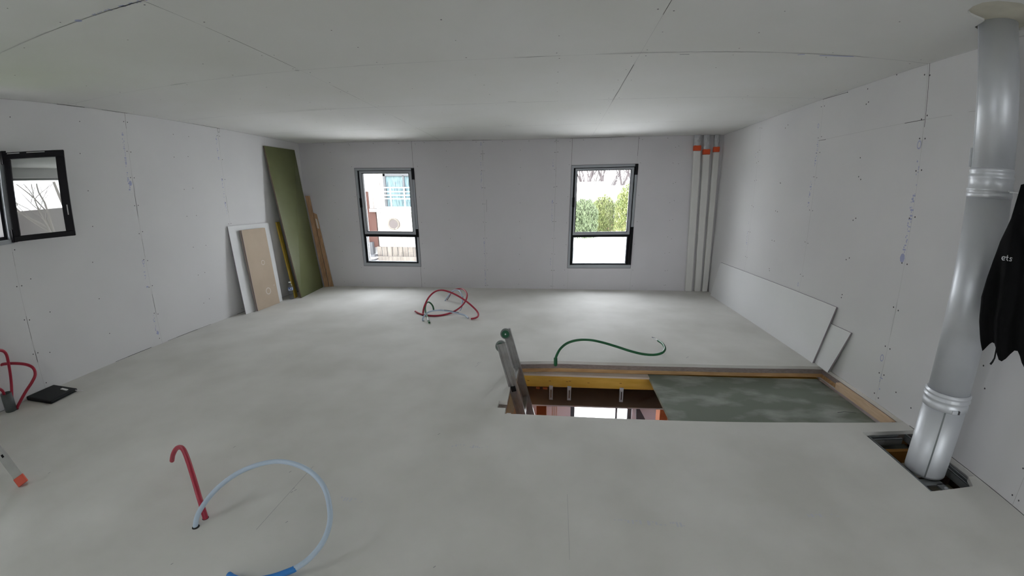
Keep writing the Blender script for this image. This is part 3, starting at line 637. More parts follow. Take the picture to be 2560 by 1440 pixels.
lean('brown_plank', 'brown plank leaning in corner, taller one beside the green panel', 'plank', (-3.905, 6.075, 0), (-3.842, 6.10, 0), (-4.075, 6.10, 1.52), (-4.02, 6.13, 1.52), 0.03, Vector((-1, 0.3, 0)), (M['plank'], M['plank']))
def sticker(m_, f0, f1, t0, t1, n):
    a = f0 + (t0-f0)*0.80; b = f1 + (t1-f1)*0.80; c = f0 + (t0-f0)*0.93; d = f1 + (t1-f1)*0.93
    m_.face([a + (b-a)*0.25 - n*0.001, a + (b-a)*0.7 - n*0.001, c + (d-c)*0.7 - n*0.001, c + (d-c)*0.25 - n*0.001], 1)
lean('brown_plank', 'shorter brown plank with white sticker leaning in the far left corner', 'plank', (-3.832, 6.104, 0), (-3.775, 6.128, 0), (-3.985, 6.128, 1.25), (-3.935, 6.145, 1.22), 0.03, Vector((-1, 0.3, 0)), (M['plank'], M['dust']), sticker)
lean('long_plasterboard', 'long white plasterboard strip leaning low along the right wall', 'board', (2.372, 6.03, 0), (2.340, 3.490, 0), (2.412, 5.90, 0.528), (2.386, 3.38, 0.556), 0.013, BR, (M['white_board'], M['beige_edge']))
lean('short_plasterboard', 'short white plasterboard piece leaning at the corner of stair opening', 'board', (2.362, 3.52, 0), (2.352, 3.290, 0.0), (2.393, 3.50, 0.395), (2.386, 3.155, 0.405), 0.013, BR, (M['white_board'], M['beige_edge']))

# ================================================================== WATER BOTTLE
bt = thing('water_bottle', 'small clear plastic water bottle on floor by the yellow plank', 'bottle', (-3.93, 5.262, 0))
bc = (-3.93, 5.262, 0)
MB(M['bottle']).lathe([(0.028, 0.001), (0.034, 0.008), (0.034, 0.05), (0.031, 0.06), (0.034, 0.07), (0.034, 0.10), (0.031, 0.108), (0.034, 0.118), (0.034, 0.185), (0.028, 0.215), (0.015, 0.24), (0.014, 0.252)], bc, n=24).build('body', bt)
MB(mat('bottle_label', (0.10, 0.16, 0.42), 0.5, noise=(30, (0.6, 0.65, 0.75), 0.5, 0.55))).lathe([(0.0347, 0.135), (0.0347, 0.180)], bc, n=24).build('label', bt)
MB(M['whitewire']).lathe([(0.016, 0.25), (0.016, 0.268)], bc, n=16).build('cap', bt)

# ================================================================== DUCTS IN THE FAR RIGHT CORNER
def duct(label, b0, b1, t0, t1, zt_, ztape, grp):
    r = thing('duct', label, 'pipe', ((b0+b1)/2, fwy(b0)-0.04, 0), grp)
    def col(z, e=0.0):
        f_ = z/zt_; xa = b0 + (t0-b0)*f_ - e; xb = b1 + (t1-b1)*f_ + e; ya = fwy(xa)-0.003; yb = ya - 0.055 - e
        return [Vector((xa, yb, z)), Vector((xb, yb, z)), Vector((xb, ya, z)), Vector((xa, ya, z))]
    MB(M['duct']).hexa(col(0.001) + col(ztape)).build('shaft', r, bevel=0.012)
    MB(M['orange_tape']).hexa(col(ztape-0.002, 0.001) + col(ztape+0.075, 0.001)).build('tape', r, bevel=0.012)
    m_ = MB(M['foil']); rings = []
    for i in range(9):
        z = ztape + 0.07 + (H - 0.002 - ztape - 0.07)*i/8; c4 = col(z); c = sum(c4, Vector())/4; hw = (b1-b0)/2*(0.95 + 0.12*i/8)
        rings.append([m_.bm.verts.new(c + Vector((math.cos(a)*hw*(1 + rnd.uniform(-0.1, 0.08)), math.sin(a)*0.027*(1 + rnd.uniform(-0.12, 0.08)), 0))) for a in (2*math.pi*q_/18 for q_ in range(18))])
    for i in range(8):
        for q_ in range(18): m_.bm.faces.new([rings[i][q_], rings[i][(q_+1) % 18], rings[i+1][(q_+1) % 18], rings[i+1][q_]])
    m_.build('film_sleeve', r)
G = 'white ducts in the far corner'
duct('leftmost of the three white ducts in the far right corner', 2.079, 2.176, 2.002, 2.105, 2.126, 2.126, G)
duct('middle white duct of three with its orange tape set lowest', 2.218, 2.308, 2.140, 2.240, 2.073, 2.073, G)
duct('rightmost white duct of three, next to the right wall', 2.336, 2.412, 2.286, 2.372, 2.106, 2.106, G)

# ================================================================== THE STAIR OPENING
o = MB(M['cover_board'], M['board_edge'], M['dark_trim'])
gp = [(0.846, 2.30), (2.352, 2.30), (2.352, 3.416), (0.866, 3.372)]
gp[2] = (2.352, 3.40)
o.prism(gp, [], (Vector(), X_, Y_, Z_), -0.138, -0.112)
kk_ = Marks(o, Vector((0, 0, -0.112)), X_, Y_, Z_)
def pm(u, v): p = onz(u, v, -0.112); return (p.x, p.y)
for a, b in (((2095, 1032), (2112, 1030)), ((2112, 1030), (2125, 1031)), ((2125, 1031), (2142, 1033))): kk_.line(pm(*a), pm(*b), 0.007, 2)
tag(recentre(o.build('cover_board')), 'grey green board covering the right part of stair opening', 'board')
o = MB(M['beam'], mat('beam_knot', (0.30, 0.15, 0.03), 0.7)); o.hexa([Vector(p) for p in ((-0.30, 3.275, -0.252), (2.385, 3.434, -0.252), (2.385, 3.50, -0.252), (-0.30, 3.34, -0.252), (-0.30, 3.275, -0.127), (2.385, 3.434, -0.127), (2.385, 3.50, -0.127), (-0.30, 3.34, -0.127))])
for u, v in ((1375, 945), (1322, 943), (1417, 948), (1550, 955), (1470, 952), (1424, 947)):
    p = ony(u, v, 3.35); p.y = 3.275 + (p.x+0.30)*0.0592 - 0.001
    o.face([p + X_*0.012*math.cos(t) + Z_*0.0035*math.sin(t) for t in (2*math.pi*i/10 for i in range(10))], 1)
bm_ = tag(recentre(o.build('timber_beam', bevel=0.002)), 'yellow timber beam along the far side of stair opening', 'beam')
o = MB(M['ledger']); o.hexa([Vector(p) for p in ((-0.31, 3.235, -0.1265), (0.864, 3.300, -0.1265), (0.864, 3.37, -0.1265), (-0.31, 3.30, -0.1265), (-0.31, 3.235, -0.1105), (0.864, 3.300, -0.1105), (0.864, 3.37, -0.1105), (-0.31, 3.30, -0.1105))])
tag(recentre(o.build('ledge_strip')), 'pale narrow strip lying on top of yellow timber beam', 'strip')
o = MB(M['pine']); o.hexa([Vector(p) for p in ((2.353, 2.53, -0.09), (2.385, 2.53, -0.09), (2.388, 3.16, -0.09), (2.350, 3.16, -0.09), (2.353, 2.53, -0.03), (2.385, 2.53, -0.03), (2.388, 3.16, -0.03), (2.350, 3.16, -0.03))])
tag(recentre(o.build('batten', bevel=0.002)), 'pale pine batten along right wall in the stair opening', 'batten')
o = MB(M['tan']); o.box((-0.40, 2.46, -0.42), (-0.337, 3.22, -0.112)); tag(recentre(o.build('joist', bevel=0.003)), 'tan joist on the left side of stair opening behind ladder', 'beam')
o = MB(M['galva']); o.box((-0.318, 2.425, -0.10), (-0.285, 2.455, -0.032)); tag(recentre(o.build('corner_bracket', bevel=0.002)), 'small metal bracket at near left corner of stair opening', 'bracket')
# hangers
for x in (-0.005, 0.163, 0.635):
    yb_ = 3.275 + (x+0.30)*0.0592 - 0.006
    hg = thing('ceiling_hanger', {-0.005: 'slotted metal hanger under the yellow beam, leftmost of three', 0.163: 'slotted metal hanger under the yellow beam, middle of three', 0.635: 'slotted metal hanger under the yellow beam nearest the grey green board'}[x], 'bracket', (x, yb_, -0.375), 'metal hangers below the beam')
    m_ = MB(M['galva']); m_.prism([(-0.018, -0.375), (0.018, -0.375), (0.018, -0.235), (-0.018, -0.235)], [[(-0.005, -0.355), (0.005, -0.355), (0.005, -0.275), (-0.005, -0.275)]], (Vector((x, yb_, 0)), X_, Z_, -Y_), 0, 0.003); m_.box((x-0.018, yb_-0.003, -0.375), (x-0.015, yb_+0.012, -0.26)); m_.box((x+0.015, yb_-0.003, -0.375), (x+0.018, yb_+0.012, -0.26)); m_.build('strap', hg)

# level below: ceiling, void, walls, glazed door
mb = MB(M['brown_film'], M['lower_wall'])
mb.prism(rect(-0.6, 0.3, 2.40, 6.32), [[(-0.32, 2.2), (2.39, 2.2), (2.39, 3.475), (-0.32, 3.315)]], (Vector(), X_, Y_, Z_), -0.457, -0.456, 0); mb.prism(rect(-0.6, 0.3, 2.40, 6.32), [[(-0.32, 2.2), (2.39, 2.2), (2.39, 3.475), (-0.32, 3.315)]], (Vector(), X_, Y_, Z_), -0.470, -0.4575, 1)
struct(mb.build('ceiling_lower'), 'ceiling of the room below')
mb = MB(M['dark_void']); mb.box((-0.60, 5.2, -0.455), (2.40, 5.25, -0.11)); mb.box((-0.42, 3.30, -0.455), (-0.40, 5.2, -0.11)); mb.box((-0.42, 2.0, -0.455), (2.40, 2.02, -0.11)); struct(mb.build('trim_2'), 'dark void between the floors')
mb = MB(M['lower_wall']); mb.prism(rect(-0.6, -2.7, 2.7, -0.457), [rect(*LD[:2], *LD[2:])], (Vector((0, 6.3, 0)), X_, Z_, Y_), 0, 0.3); struct(mb.build('wall_lower_far'), 'far wall of room below')
mb = MB(M['brick']); mb.box((-0.62, 0.3, -2.7), (-0.45, 6.3, -0.471)); struct(mb.build('wall_lower_left'), 'terracotta brick wall of the room below')
mb = MB(M['lower_wall']); mb.box((2.40, 0.3, -2.7), (2.55, 6.3, -0.13)); struct(mb.build('wall_lower_right'))
mb = MB(M['lower_wall']); mb.box((-0.62, 0.15, -2.7), (2.55, 0.3, -0.13)); struct(mb.build('wall_lower_near'))
mb = MB(M['lower_wall']); mb.box((-0.62, 0.15, -2.78), (2.55, 6.6, -2.7)); struct(mb.build('floor_lower'))
d2 = MB(M['dark_trim'])
for x0, x1 in ((0.345, 0.415), (1.13, 1.16), (1.335, 1.395)): d2.box((x0, 6.36, -2.675), (x1, 6.42, -0.605))
d2.box((0.345, 6.36, -2.675), (1.395, 6.42, -2.62)); d2.box((0.345, 6.36, -0.66), (1.395, 6.42, -0.605))
d2 = struct(d2.build('door_1'), 'glazed door of the room below')
MB(M['glass']).box((0.41, 6.388, -2.63), (1.34, 6.392, -0.65)).build('pane', d2)
# brick pier and post in the gap
bp = ony(1352, 990, 3.62); bq = ony(1380, 1040, 3.62)
o = MB(M['brick']); o.box((-0.155, 3.62, -2.7), (-0.05, 3.80, -0.475)); o.box((-0.16, 3.62, -0.455), (-0.12, 3.80, -0.43)); o.box((-0.09, 3.62, -0.455), (-0.04, 3.80, -0.43)); tag(recentre(o.build('brick_pier', bevel=0.006)), 'orange terracotta pier below the floor beside the ladder', 'pillar')
p0 = ony(1652, 1020, 5.4); o = MB(M['brick'], M['pine']); o.box((1.57, 5.3, -2.7), (1.68, 5.5, -0.475)); o.box((1.68, 5.3, -2.7), (1.70, 5.34, -0.475), 1); tag(recentre(o.build('brick_pier', bevel=0.004)), 'orange terracotta pier below, half hidden by the grey green board', 'pillar')
for i, (u, lab) in enumerate(((1381, 'leftmost of three pale battens in the room below'), (1386, 'middle one of three pale battens in the room below'), (1391, 'rightmost of three pale battens in the room below'))):
    p = ony(u, 1030, 5.6); o = MB(M['ledger']); o.hexa([Vector((p.x+a, 5.6+b, c)) for c, q_ in ((-2.7, 0), (-0.5, 0)) for a, b in ((-0.012, 0), (0.008, 0), (0.008, 0.03), (-0.012, 0.03))]); tag(recentre(o.build('pale_batten')), lab, 'batten', 'battens in the room below')
o = MB(M['dark_trim']); a, b, c_ = ony(1590, 1012, 6.2), ony(1590, 1048, 6.2), ony(1612, 1048, 6.2)
d_ = Vector((0, 0.04, 0)); o.hexa([b, c_ + (c_-b)*0.0, c_+d_, b+d_, a, a + X_*0.02, a + X_*0.02 + d_, a+d_]); tag(recentre(o.build('dark_sheet')), 'dark triangular panel beside the glazed door of the room below', 'panel')

# ================================================================== LADDER IN THE STAIR OPENING
ld = thing('ladder', 'aluminium ladder with green wheels standing in stair opening', 'ladder', (0.48, 2.95, -2.7))
A0 = Vector((-0.392, 0, 0.322)); SL = 0.27; low = -2.69
ldir = Vector((SL, 0, -1)).normalized(); lprp = Vector((1, 0, SL)).normalized()
Llen = (0.322 + 0.02 - low)/(-ldir.z)
for y0_, nm in ((2.775, 'near'), (3.115, 'far')):
    m_ = MB(M['alu']); base = Vector((A0.x, y0_, A0.z)); w_ = 0.072; t_ = 0.026; sgn = 1
    def lb(a0, a1, b0, b1, s0=-0.03, s1=Llen):
        m_.hexa([base + lprp*a + Y_*b + ldir*s for s in (s1, s0) for a, b in ((a0, b0), (a1, b0), (a1, b1), (a0, b1))])
    lb(-w_/2, w_/2, 0.004, t_); lb(-w_/2, -w_/2+0.013, -0.004, 0.004); lb(w_/2-0.013, w_/2, -0.004, 0.004); lb(-0.007, 0.007, 0.0, 0.004)
    st = m_.build('stile', ld, bevel=0.0015)
    m_ = MB(M['gasket']); wz = 0.43
    for s0 in ((0.33,) if nm == 'near' else ()): lb(-0.020, 0.016, -0.0055, 0.003, s0, s0+0.042)
    if nm == 'near': m_.build('rung_socket', st)
    else: m_.bm.free()
    wc = base + ldir*(-0.002) + lprp*(-0.012) + Y_*(0.036 if nm == 'near' else -0.018)
    rot = Matrix.Rotation(R(90), 3, 'X')
    wm = MB(M['wheel']).lathe([(0.020, -0.012), (0.036, -0.012), (0.046, -0.009), (0.046, 0.009), (0.036, 0.012), (0.020, 0.012)], wc, n=32, mtx=rot.to_4x4()).build('wheel', ld)
    hb = MB(M['wheel_green'], M['whitewire']); hb.lathe([(0.034, -0.0125), (0.034, 0.0145)], wc, 0, 28, mtx=rot.to_4x4()); hb.lathe([(0.034, -0.0145), (0.034, -0.0120)], wc, 0, 28, mtx=rot.to_4x4()); hb.lathe([(0.007, -0.016), (0.007, 0.017)], wc, 1, 14, mtx=rot.to_4x4()); hb.build('hub', wm)
for i in range(10):
    s0 = 0.34 + i*0.28
    if s0 > Llen: break
    m_ = MB(M['alu']); c = Vector((A0.x, 0, A0.z)) + ldir*s0
    m_.hexa([c + lprp*a + Y_*y + ldir*s for s in (0.016, -0.016) for a, y in ((-0.018, 2.795), (0.018, 2.795), (0.018, 3.120), (-0.018, 3.120))]); m_.build('rung', ld, bevel=0.004)

# ================================================================== STEPLADDER AT THE LEFT EDGE
sl2 = thing('stepladder', 'aluminium stepladder with orange feet, cut by left picture edge', 'ladder', (-3.3, 1.2, 0))
FA_, FB_ = Vector((-2.868, 1.195, 0)), Vector((-3.42, 1.30, 0))
ua, ub = Vector((-0.10, -0.02, 0.2)).normalized(), Vector((-0.02, -0.015, 0.2)).normalized()
def bar(mb, p, q, w, t, side, mi=0):
    d = (q-p).normalized(); n = (side - d*side.dot(d)).normalized(); b = d.cross(n)
    mb.hexa([p + n*a + b*c for a, c in ((-w/2, -t/2), (w/2, -t/2), (w/2, t/2), (-w/2, t/2))] + [q + n*a + b*c for a, c in ((-w/2, -t/2), (w/2, -t/2), (w/2, t/2), (-w/2, t/2))], mi)
sdv = Vector((0.55, 0.83, 0))
for P0, U in ((FA_, ua), (FB_, ub), (FA_ + Vector((-0.15, -0.75, 0)), Vector((-0.08, 0.07, 0.2)).normalized()), (FB_ + Vector((0.05, -0.75, 0)), Vector((-0.01, 0.07, 0.2)).normalized())):
    m_ = MB(M['dull_alu']); bar(m_, P0 + U*0.045, P0 + U*1.75, 0.052, 0.024, sdv); lg = m_.build('leg', sl2, bevel=0.002)
    m_ = MB(M['orange_cap']); bar(m_, P0 + U*0.009, P0 + U*0.060, 0.060, 0.034, sdv); m_.build('foot', lg, bevel=0.004)
    m_ = MB(M['gasket']); c = P0 + U*0.20; bar(m_, c - U*0.009, c + U*0.009, 0.013, 0.0255, sdv); m_.build('rivet', lg)
for t_ in (0.19, 0.50, 0.80, 1.08, 1.36):
    m_ = MB(M['dull_alu']); p, q = FA_ + ua*t_, FB_ + ub*t_; bar(m_, p, q, 0.05, 0.03, Z_); m_.build('step', sl2, bevel=0.003)

# ================================================================== CONDUITS AND TUBES RISING FROM THE FLOOR
def hose(name, label, cat, ctl, r, mat_, group=None, n=10, extra_mats=(), split=None):
    P_ = [Vector(p) if abs(p[1]) < 20 else onz(*p) for p in ctl]
    pts = spline(P_, n); o = MB(M[mat_], *extra_mats).tube(pts, r, split=split, n=12).build(name)
    tag(o, label, cat, group)
    b = o.data.vertices; c = Vector((P_[0].x, P_[0].y, 0)); o.data.transform(Matrix.Translation(-c)); o.location = c
    return o
# front pair
B_ = onz(513, 1296)
hose('red_conduit', 'short red conduit bent over on the floor in the left foreground', 'conduit', [(B_.x, B_.y, -0.07), (513, 1296, 0.0), (497, 1243, 0.085), (479, 1183, 0.15), (463, 1136, 0.19), (453, 1120, 0.2), (441, 1121, 0.175), (432, 1136, 0.12), (429, 1152, 0.06)], 0.0125, 'red')
B_ = onz(488, 1318)
hs = hose('blue_tube', 'large pale blue tube loop in the left foreground', 'tube', [(B_.x, B_.y, -0.06), (488, 1316, 0.0), (500, 1275, 0.05), (545, 1219, 0.11), (610, 1175, 0.16), (690, 1154, 0.19), (760, 1170, 0.19), (808, 1215, 0.165), (825, 1285, 0.12), (812, 1345, 0.085), (775, 1395, 0.05), (730, 1426, 0.03), (690, 1441, 0.022), (650, 1450, 0.018), (612, 1452, 0.014), (586, 1446, 0.0125), (571, 1437, 0.0125)], 0.0115, 'bluewhite', extra_mats=(M['bluesleeve'],))
pts_ = spline([onz(*p) for p in ((736, 1422.5, 0.032), (730, 1426, 0.03), (690, 1441, 0.022), (650, 1450, 0.018), (612, 1452, 0.0145), (586, 1446, 0.0135), (571.5, 1437.5, 0.0135))], 8)
ob_ = MB(M['bluesleeve']).tube(pts_, 0.0128, n=12).build('blue_sleeve'); attach(ob_, hs); ob_['label'] = 'bright blue sleeve'
# middle group
B_ = onz(1057, 789)
hose('red_conduit', 'taller red conduit loop in middle of the floor, arching to the right', 'conduit', [(B_.x, B_.y, -0.06), (1057, 788, 0.0), (1060, 768, 0.09), (1071, 744, 0.20), (1087, 729, 0.28), (1104, 725.5, 0.31), (1125, 731, 0.29), (1147, 742, 0.24), (1166, 755, 0.17), (1183, 770, 0.10), (1193, 782, 0.05), (1194, 791, 0.03), (1187, 796, 0.02), (1176, 798, 0.014)], 0.0115, 'red')
B_ = onz(1116, 750)
hose('red_conduit', 'red conduit lying along the floor and curling round the white tube', 'conduit', [(B_.x, B_.y, -0.06), (1115, 749, 0.0), (1121, 739, 0.08), (1134, 725.5, 0.17), (1151, 722, 0.20), (1162, 728, 0.21), (1166, 739, 0.18), (1162, 753, 0.12), (1150, 768, 0.06), (1132, 780, 0.022), (1110, 787, 0.013), (1087, 789.5, 0.0125), (1066, 788, 0.012), (1049, 784, 0.012), (1038, 778, 0.02)], 0.0115, 'red')
B_ = onz(1083, 775)
hose('green_conduit', 'small green conduit loop between the red and blue ones', 'conduit', [(B_.x, B_.y, -0.06), (1083.5, 775, 0.0), (1081, 765, 0.05), (1075, 757.5, 0.09), (1069, 755.5, 0.11), (1064.5, 760, 0.105), (1062.5, 770, 0.08), (1063.5, 781, 0.05), (1067, 790, 0.03), (1070, 799, 0.018), (1073, 807, 0.013)], 0.0105, 'green', extra_mats=(M['whitewire'],), split=lambda t: 1 if 0.84 < t < 0.93 else 0)
B_ = onz(1057, 803)
hose('blue_tube', 'pale blue tube arching low over the red conduit', 'tube', [(B_.x, B_.y, -0.06), (1057, 802, 0.0), (1058, 793, 0.04), (1066, 783.5, 0.08), (1078, 778, 0.10), (1095, 776, 0.105), (1113, 777.5, 0.09), (1132, 781, 0.065), (1150, 785.5, 0.035), (1162, 789.5, 0.015), (1170, 796, 0.012)], 0.010, 'bluewhite')
hose('dark_wire', 'thin dark wire along the low pale blue tube', 'wire', [(1109, 775.6, 0.112), (1118, 776.4, 0.106), (1126, 777.8, 0.095), (1136, 780, 0.078), (1146, 782.5, 0.06)], 0.003, 'darkwire')
B_ = onz(1112, 752)
hose('white_tube', 'white tube arching up behind the red conduits', 'tube', [(B_.x, B_.y, -0.06), (1112, 752, 0.0), (1119, 741, 0.07), (1126, 731, 0.14), (1135, 725.5, 0.19), (1145, 726, 0.20), (1151, 733, 0.18), (1154, 744, 0.13), (1154, 755, 0.085), (1152, 766, 0.04), (1149, 776, 0.012)], 0.0095, 'bluewhite')
hose('dark_wire', 'thin dark blue wire beside the arching white tube', 'wire', [(1155.8, 741, 0.145), (1156.3, 750, 0.105), (1155.5, 760, 0.062), (1153, 770, 0.03), (1149.5, 777, 0.004)], 0.003, 'darkwire')
B_ = onz(1117, 751)
hose('dark_wire', 'thin dark wire rising at the foot of arching white tube', 'wire', [(B_.x, B_.y, -0.03), (1117, 751, 0.0), (1120.5, 745, 0.04), (1125, 737, 0.09)], 0.0035, 'darkwire')
# by the opening
g0 = ony(1389, 912, 3.322)
hose('green_conduit', 'long green conduit curving from the edge of stair opening', 'conduit', [(g0.x, 3.303, -0.03), (g0.x, 3.303, 0.012), (1392, 889, 0.05), (1402, 872, 0.10), (1420, 858, 0.15), (1446, 850.5, 0.18), (1475, 850, 0.18), (1506, 856, 0.155), (1540, 866, 0.12), (1574, 877, 0.085), (1605, 884.5, 0.06), (1633, 886.5, 0.055), (1653, 882, 0.065), (1661, 872, 0.08), (1656, 860, 0.085), (1644, 851, 0.075)], 0.0115, 'green')
hw_ = MB(M['whitewire'], M['darkwire']).tube(spline([onz(1644, 851, 0.075), onz(1638, 848, 0.068), onz(1633, 846, 0.062)], 6), 0.006, n=8, split=lambda t: 0)
hw_.tube([onz(1637, 846, 0.066), onz(1629, 842.5, 0.06)], 0.0035, 1, n=6)
gh = [o for o in C.objects if o.name.startswith('green_conduit')][-1]
m_ = MB(M['green']); m_.lathe([(0.013, -0.045), (0.0165, -0.03), (0.0165, 0.030), (0.013, 0.032)], (g0.x, 3.301, 0.0), 0, 16); ob_ = m_.build('collar'); attach(ob_, gh)
ob_ = hw_.build('wire_ends'); attach(ob_, gh)
# left wall group
st_ = MB(M['stub'], M['hole']); stc = Vector((-4.064, 1.800, 0)); st_.lathe([(0.043, 0.0), (0.043, 0.145), (0.038, 0.145), (0.038, 0.03)], stc, 0, 28)
tag(recentre(st_.build('pipe_stub')), 'short grey plastic pipe stub standing by the left wall', 'pipe')
hose('red_conduit', 'upright red conduit looping out of the grey pipe stub', 'conduit', [tuple(stc + Vector((0.018, 0.012, 0.05))), tuple(onx(30, 966, -4.045)), tuple(onx(27, 935, -4.03)), tuple(onx(22, 905, -4.00)), tuple(onx(17, 886, -3.97)), tuple(onx(8, 877, -3.95)), tuple(onx(-6, 878, -3.93)), tuple(onx(-22, 900, -3.93)), tuple(onx(-30, 940, -3.95)), tuple(onx(-15, 965, -3.99)), tuple(onx(8, 978, -4.04)), (-4.085, 1.785, 0.06)], 0.0115, 'red')
B_ = onz(44, 1024)
hose('red_conduit', 'drooping red conduit beside the grey stub at left edge', 'conduit', [(B_.x, B_.y, -0.06), (44, 1022, 0.0), (52, 1003, 0.06), (66, 978, 0.14), (81, 955, 0.21), (89, 936, 0.26), (84, 920, 0.30), (68, 911.5, 0.33), (45, 908.5, 0.345), (20, 909, 0.35), (0, 914, 0.34), (-25, 935, 0.30), (-35, 970, 0.2)], 0.0115, 'red')
# black pouch
pz = 0.032
o = MB(M['pouch'], M['label'])
cpt = [Vector((-4.118, 1.965, 0.002)), Vector((-3.808, 1.985, 0.002)), Vector((-3.832, 2.235, 0.002)), Vector((-4.118, 2.215, 0.002))]
o.hexa(cpt + [p + Z_*pz + Vector((0.0, 0.0, 0.004 if i in (0, 3) else -0.006)) for i, p in enumerate(cpt)])
po = thing('pouch', 'black flat pouch lying on the floor against left wall', 'pouch', (-3.96, 2.12, 0))
b_ = o.build('body', po, bevel=0.010)
m_ = MB(M['label']); m_.hexa([Vector(p) for p in ((-3.95, 2.165, 0.0315), (-3.875, 2.165, 0.028), (-3.875, 2.185, 0.028), (-3.95, 2.185, 0.0315), (-3.95, 2.165, 0.0375), (-3.875, 2.165, 0.0345), (-3.875, 2.185, 0.0345), (-3.95, 2.185, 0.0375))]); m_.build('paper_label', po)
m_ = MB(M['label']); m_.tube(spline([(-3.808, 2.20, 0.026), (-3.79, 2.21, 0.022), (-3.782, 2.23, 0.012), (-3.79, 2.245, 0.005)], 6), 0.004, n=8); m_.build('zip_pull', po)

# holes drilled round the tubes
def drilled(u, v, r, dx=0.0):
    p = onz(u, v); Marks_ = MB(M['hole']); Marks_.lathe([(r, 0.0004), (r, 0.0009)], (p.x+dx, p.y, 0), 0, 20); o = Marks_.build('drilled_hole', floor); return o
drilled(489, 1318, 0.017); drilled(513, 1296, 0.015); drilled(1058, 802.5, 0.015); drilled(1112, 752, 0.014); drilled(1057, 789, 0.014); drilled(44, 1023, 0.014); drilled(1083.5, 775.5, 0.013)

# ================================================================== OUTSIDE
GZ = -2.85
mb = MB(M['ground']); mb.box((-60, -60, GZ-0.3), (60, 90, GZ)); struct(mb.build('ground'), 'pale ground outside')
# neighbouring house seen through the left far window
hs_ = thing('house', 'neighbouring house with pale board cladding outside left window', 'building', (-5.5, 15, GZ))
o = MB(M['cladding'])
for i in range(26):
    x = -6.62 + i*0.155; o.box((x, 14.0 + (i % 2)*0.012, -0.25 if x < -4.6 else -0.25), (x+0.15, 14.3, 1.02))
for i in range(4):
    x = -6.86 + i*0.155; o.box((x, 14.0 + (i % 2)*0.012, 1.15), (x+0.15, 14.3, 4.0))
o.box((-6.62, 14.05, 1.02), (-2.6, 14.3, 4.0)); o.build('cladding', hs_)
MB(M['render']).box((-7.75, 13.6, GZ), (-7.08, 14.6, 4.2)).build('chimney_stack', hs_)
MB(M['render']).box((-6.85, 13.93, 1.02), (-2.6, 14.0, 1.13)).build('ledge', hs_)
MB(M['rust']).box((-7.03, 14.05, -0.3), (-6.68, 14.2, 1.75)).build('rusty_post', hs_)
w_ = MB(M['dark_trim']); 
for r in ((-6.22, 2.28, -4.5, 2.42), (-6.22, 1.18, -6.14, 2.42), (-5.50, 1.5, -5.44, 2.3)): w_.box((r[0], 13.90, r[1]), (r[2], 13.99, r[3]))
w_ = w_.build('window_frame', hs_); MB(M['curtain']).box((-6.14, 13.96, 1.2), (-4.5, 13.985, 2.28)).build('curtain', w_)
o = MB(M['render'])
for z in (1.16, 1.48, 1.60, 1.72, 1.86): o.box((-6.4, 13.55, z), (-4.3, 13.58, z+(0.03 if z > 1.2 else 0.06)))
for i in range(5): o.box((-6.35 + i*0.5, 13.545, 1.12), (-6.32 + i*0.5, 13.585, 1.88))
o.build('balcony_rail', hs_)
rot = Matrix.Rotation(R(90), 4, 'X')
pt = MB(M['oldwood']).lathe([(0.165, 0.0), (0.215, 0.0), (0.215, 0.06), (0.165, 0.06), (0.165, 0.0)], (-5.985, 13.99, 0.585), 0, 36, mtx=rot, cap=False).build('porthole', hs_)
MB(mat('porthole_glass', (0.05, 0.035, 0.035), 0.3)).lathe([(0.17, 0.0), (0.17, 0.03)], (-5.985, 13.97, 0.585), 0, 30, mtx=rot).build('pane', pt)
o = MB(M['oldwood']);
for i in range(14): o.box((-6.70 + i*0.20, 13.95, -0.95 + 0.02*math.sin(i*3)), (-6.53 + i*0.20, 14.0, -0.27))
o.build('skirt_boards', hs_)
MB(M['oldwood']).box((-6.72, 13.8, -1.02), (-3.8, 13.9, -0.62)).build('beam', hs_)
MB(M['render']).box((-7.4, 14.3, GZ), (-2.6, 14.5, -0.3)).build('foundation', hs_)
sh = MB(M['dark_trim']); sh.box((-7.15, 13.9, -0.55), (-6.85, 14.1, -0.1)); sh.build('hatch', hs_)
o = MB(M['render'], M['dark_trim'])
for i in range(7): o.box((-6.95 - 0.0*i, 13.4, -1.45 + i*0.13), (-6.62, 13.9, -1.40 + i*0.13), 0); o.box((-6.90, 13.6, -1.40 + i*0.13), (-6.66, 13.88, -1.32 + i*0.13), 1)
o.build('outside_steps', hs_)
cyl = [('drum', -6.35, 13.1, 0.14), ('drum', -5.3, 13.2, 0.2)]
for nm, x, y, r in cyl:
    o = MB(M['render']).lathe([(r*0.9, GZ), (r, GZ+0.03), (r, -1.15 if r < .18 else -1.02), (r*0.85, -1.0 if r > .18 else -1.13)], (x, y, 0), 0, 20).build('storage_drum'); tag(recentre(o), 'pale drum outside, ' + ('small one near the steps' if r < .18 else 'larger one below the porthole house'), 'drum')
def wall_of(name, lo, hi, m, label, cat): o = MB(m).box(lo, hi).build(name); return tag(recentre(o), label, cat)
wall_of('garden_wall', (-8, 12.4, GZ), (-3.5, 12.7, -1.42), M['render'], 'low white garden wall outside left far window', 'wall')

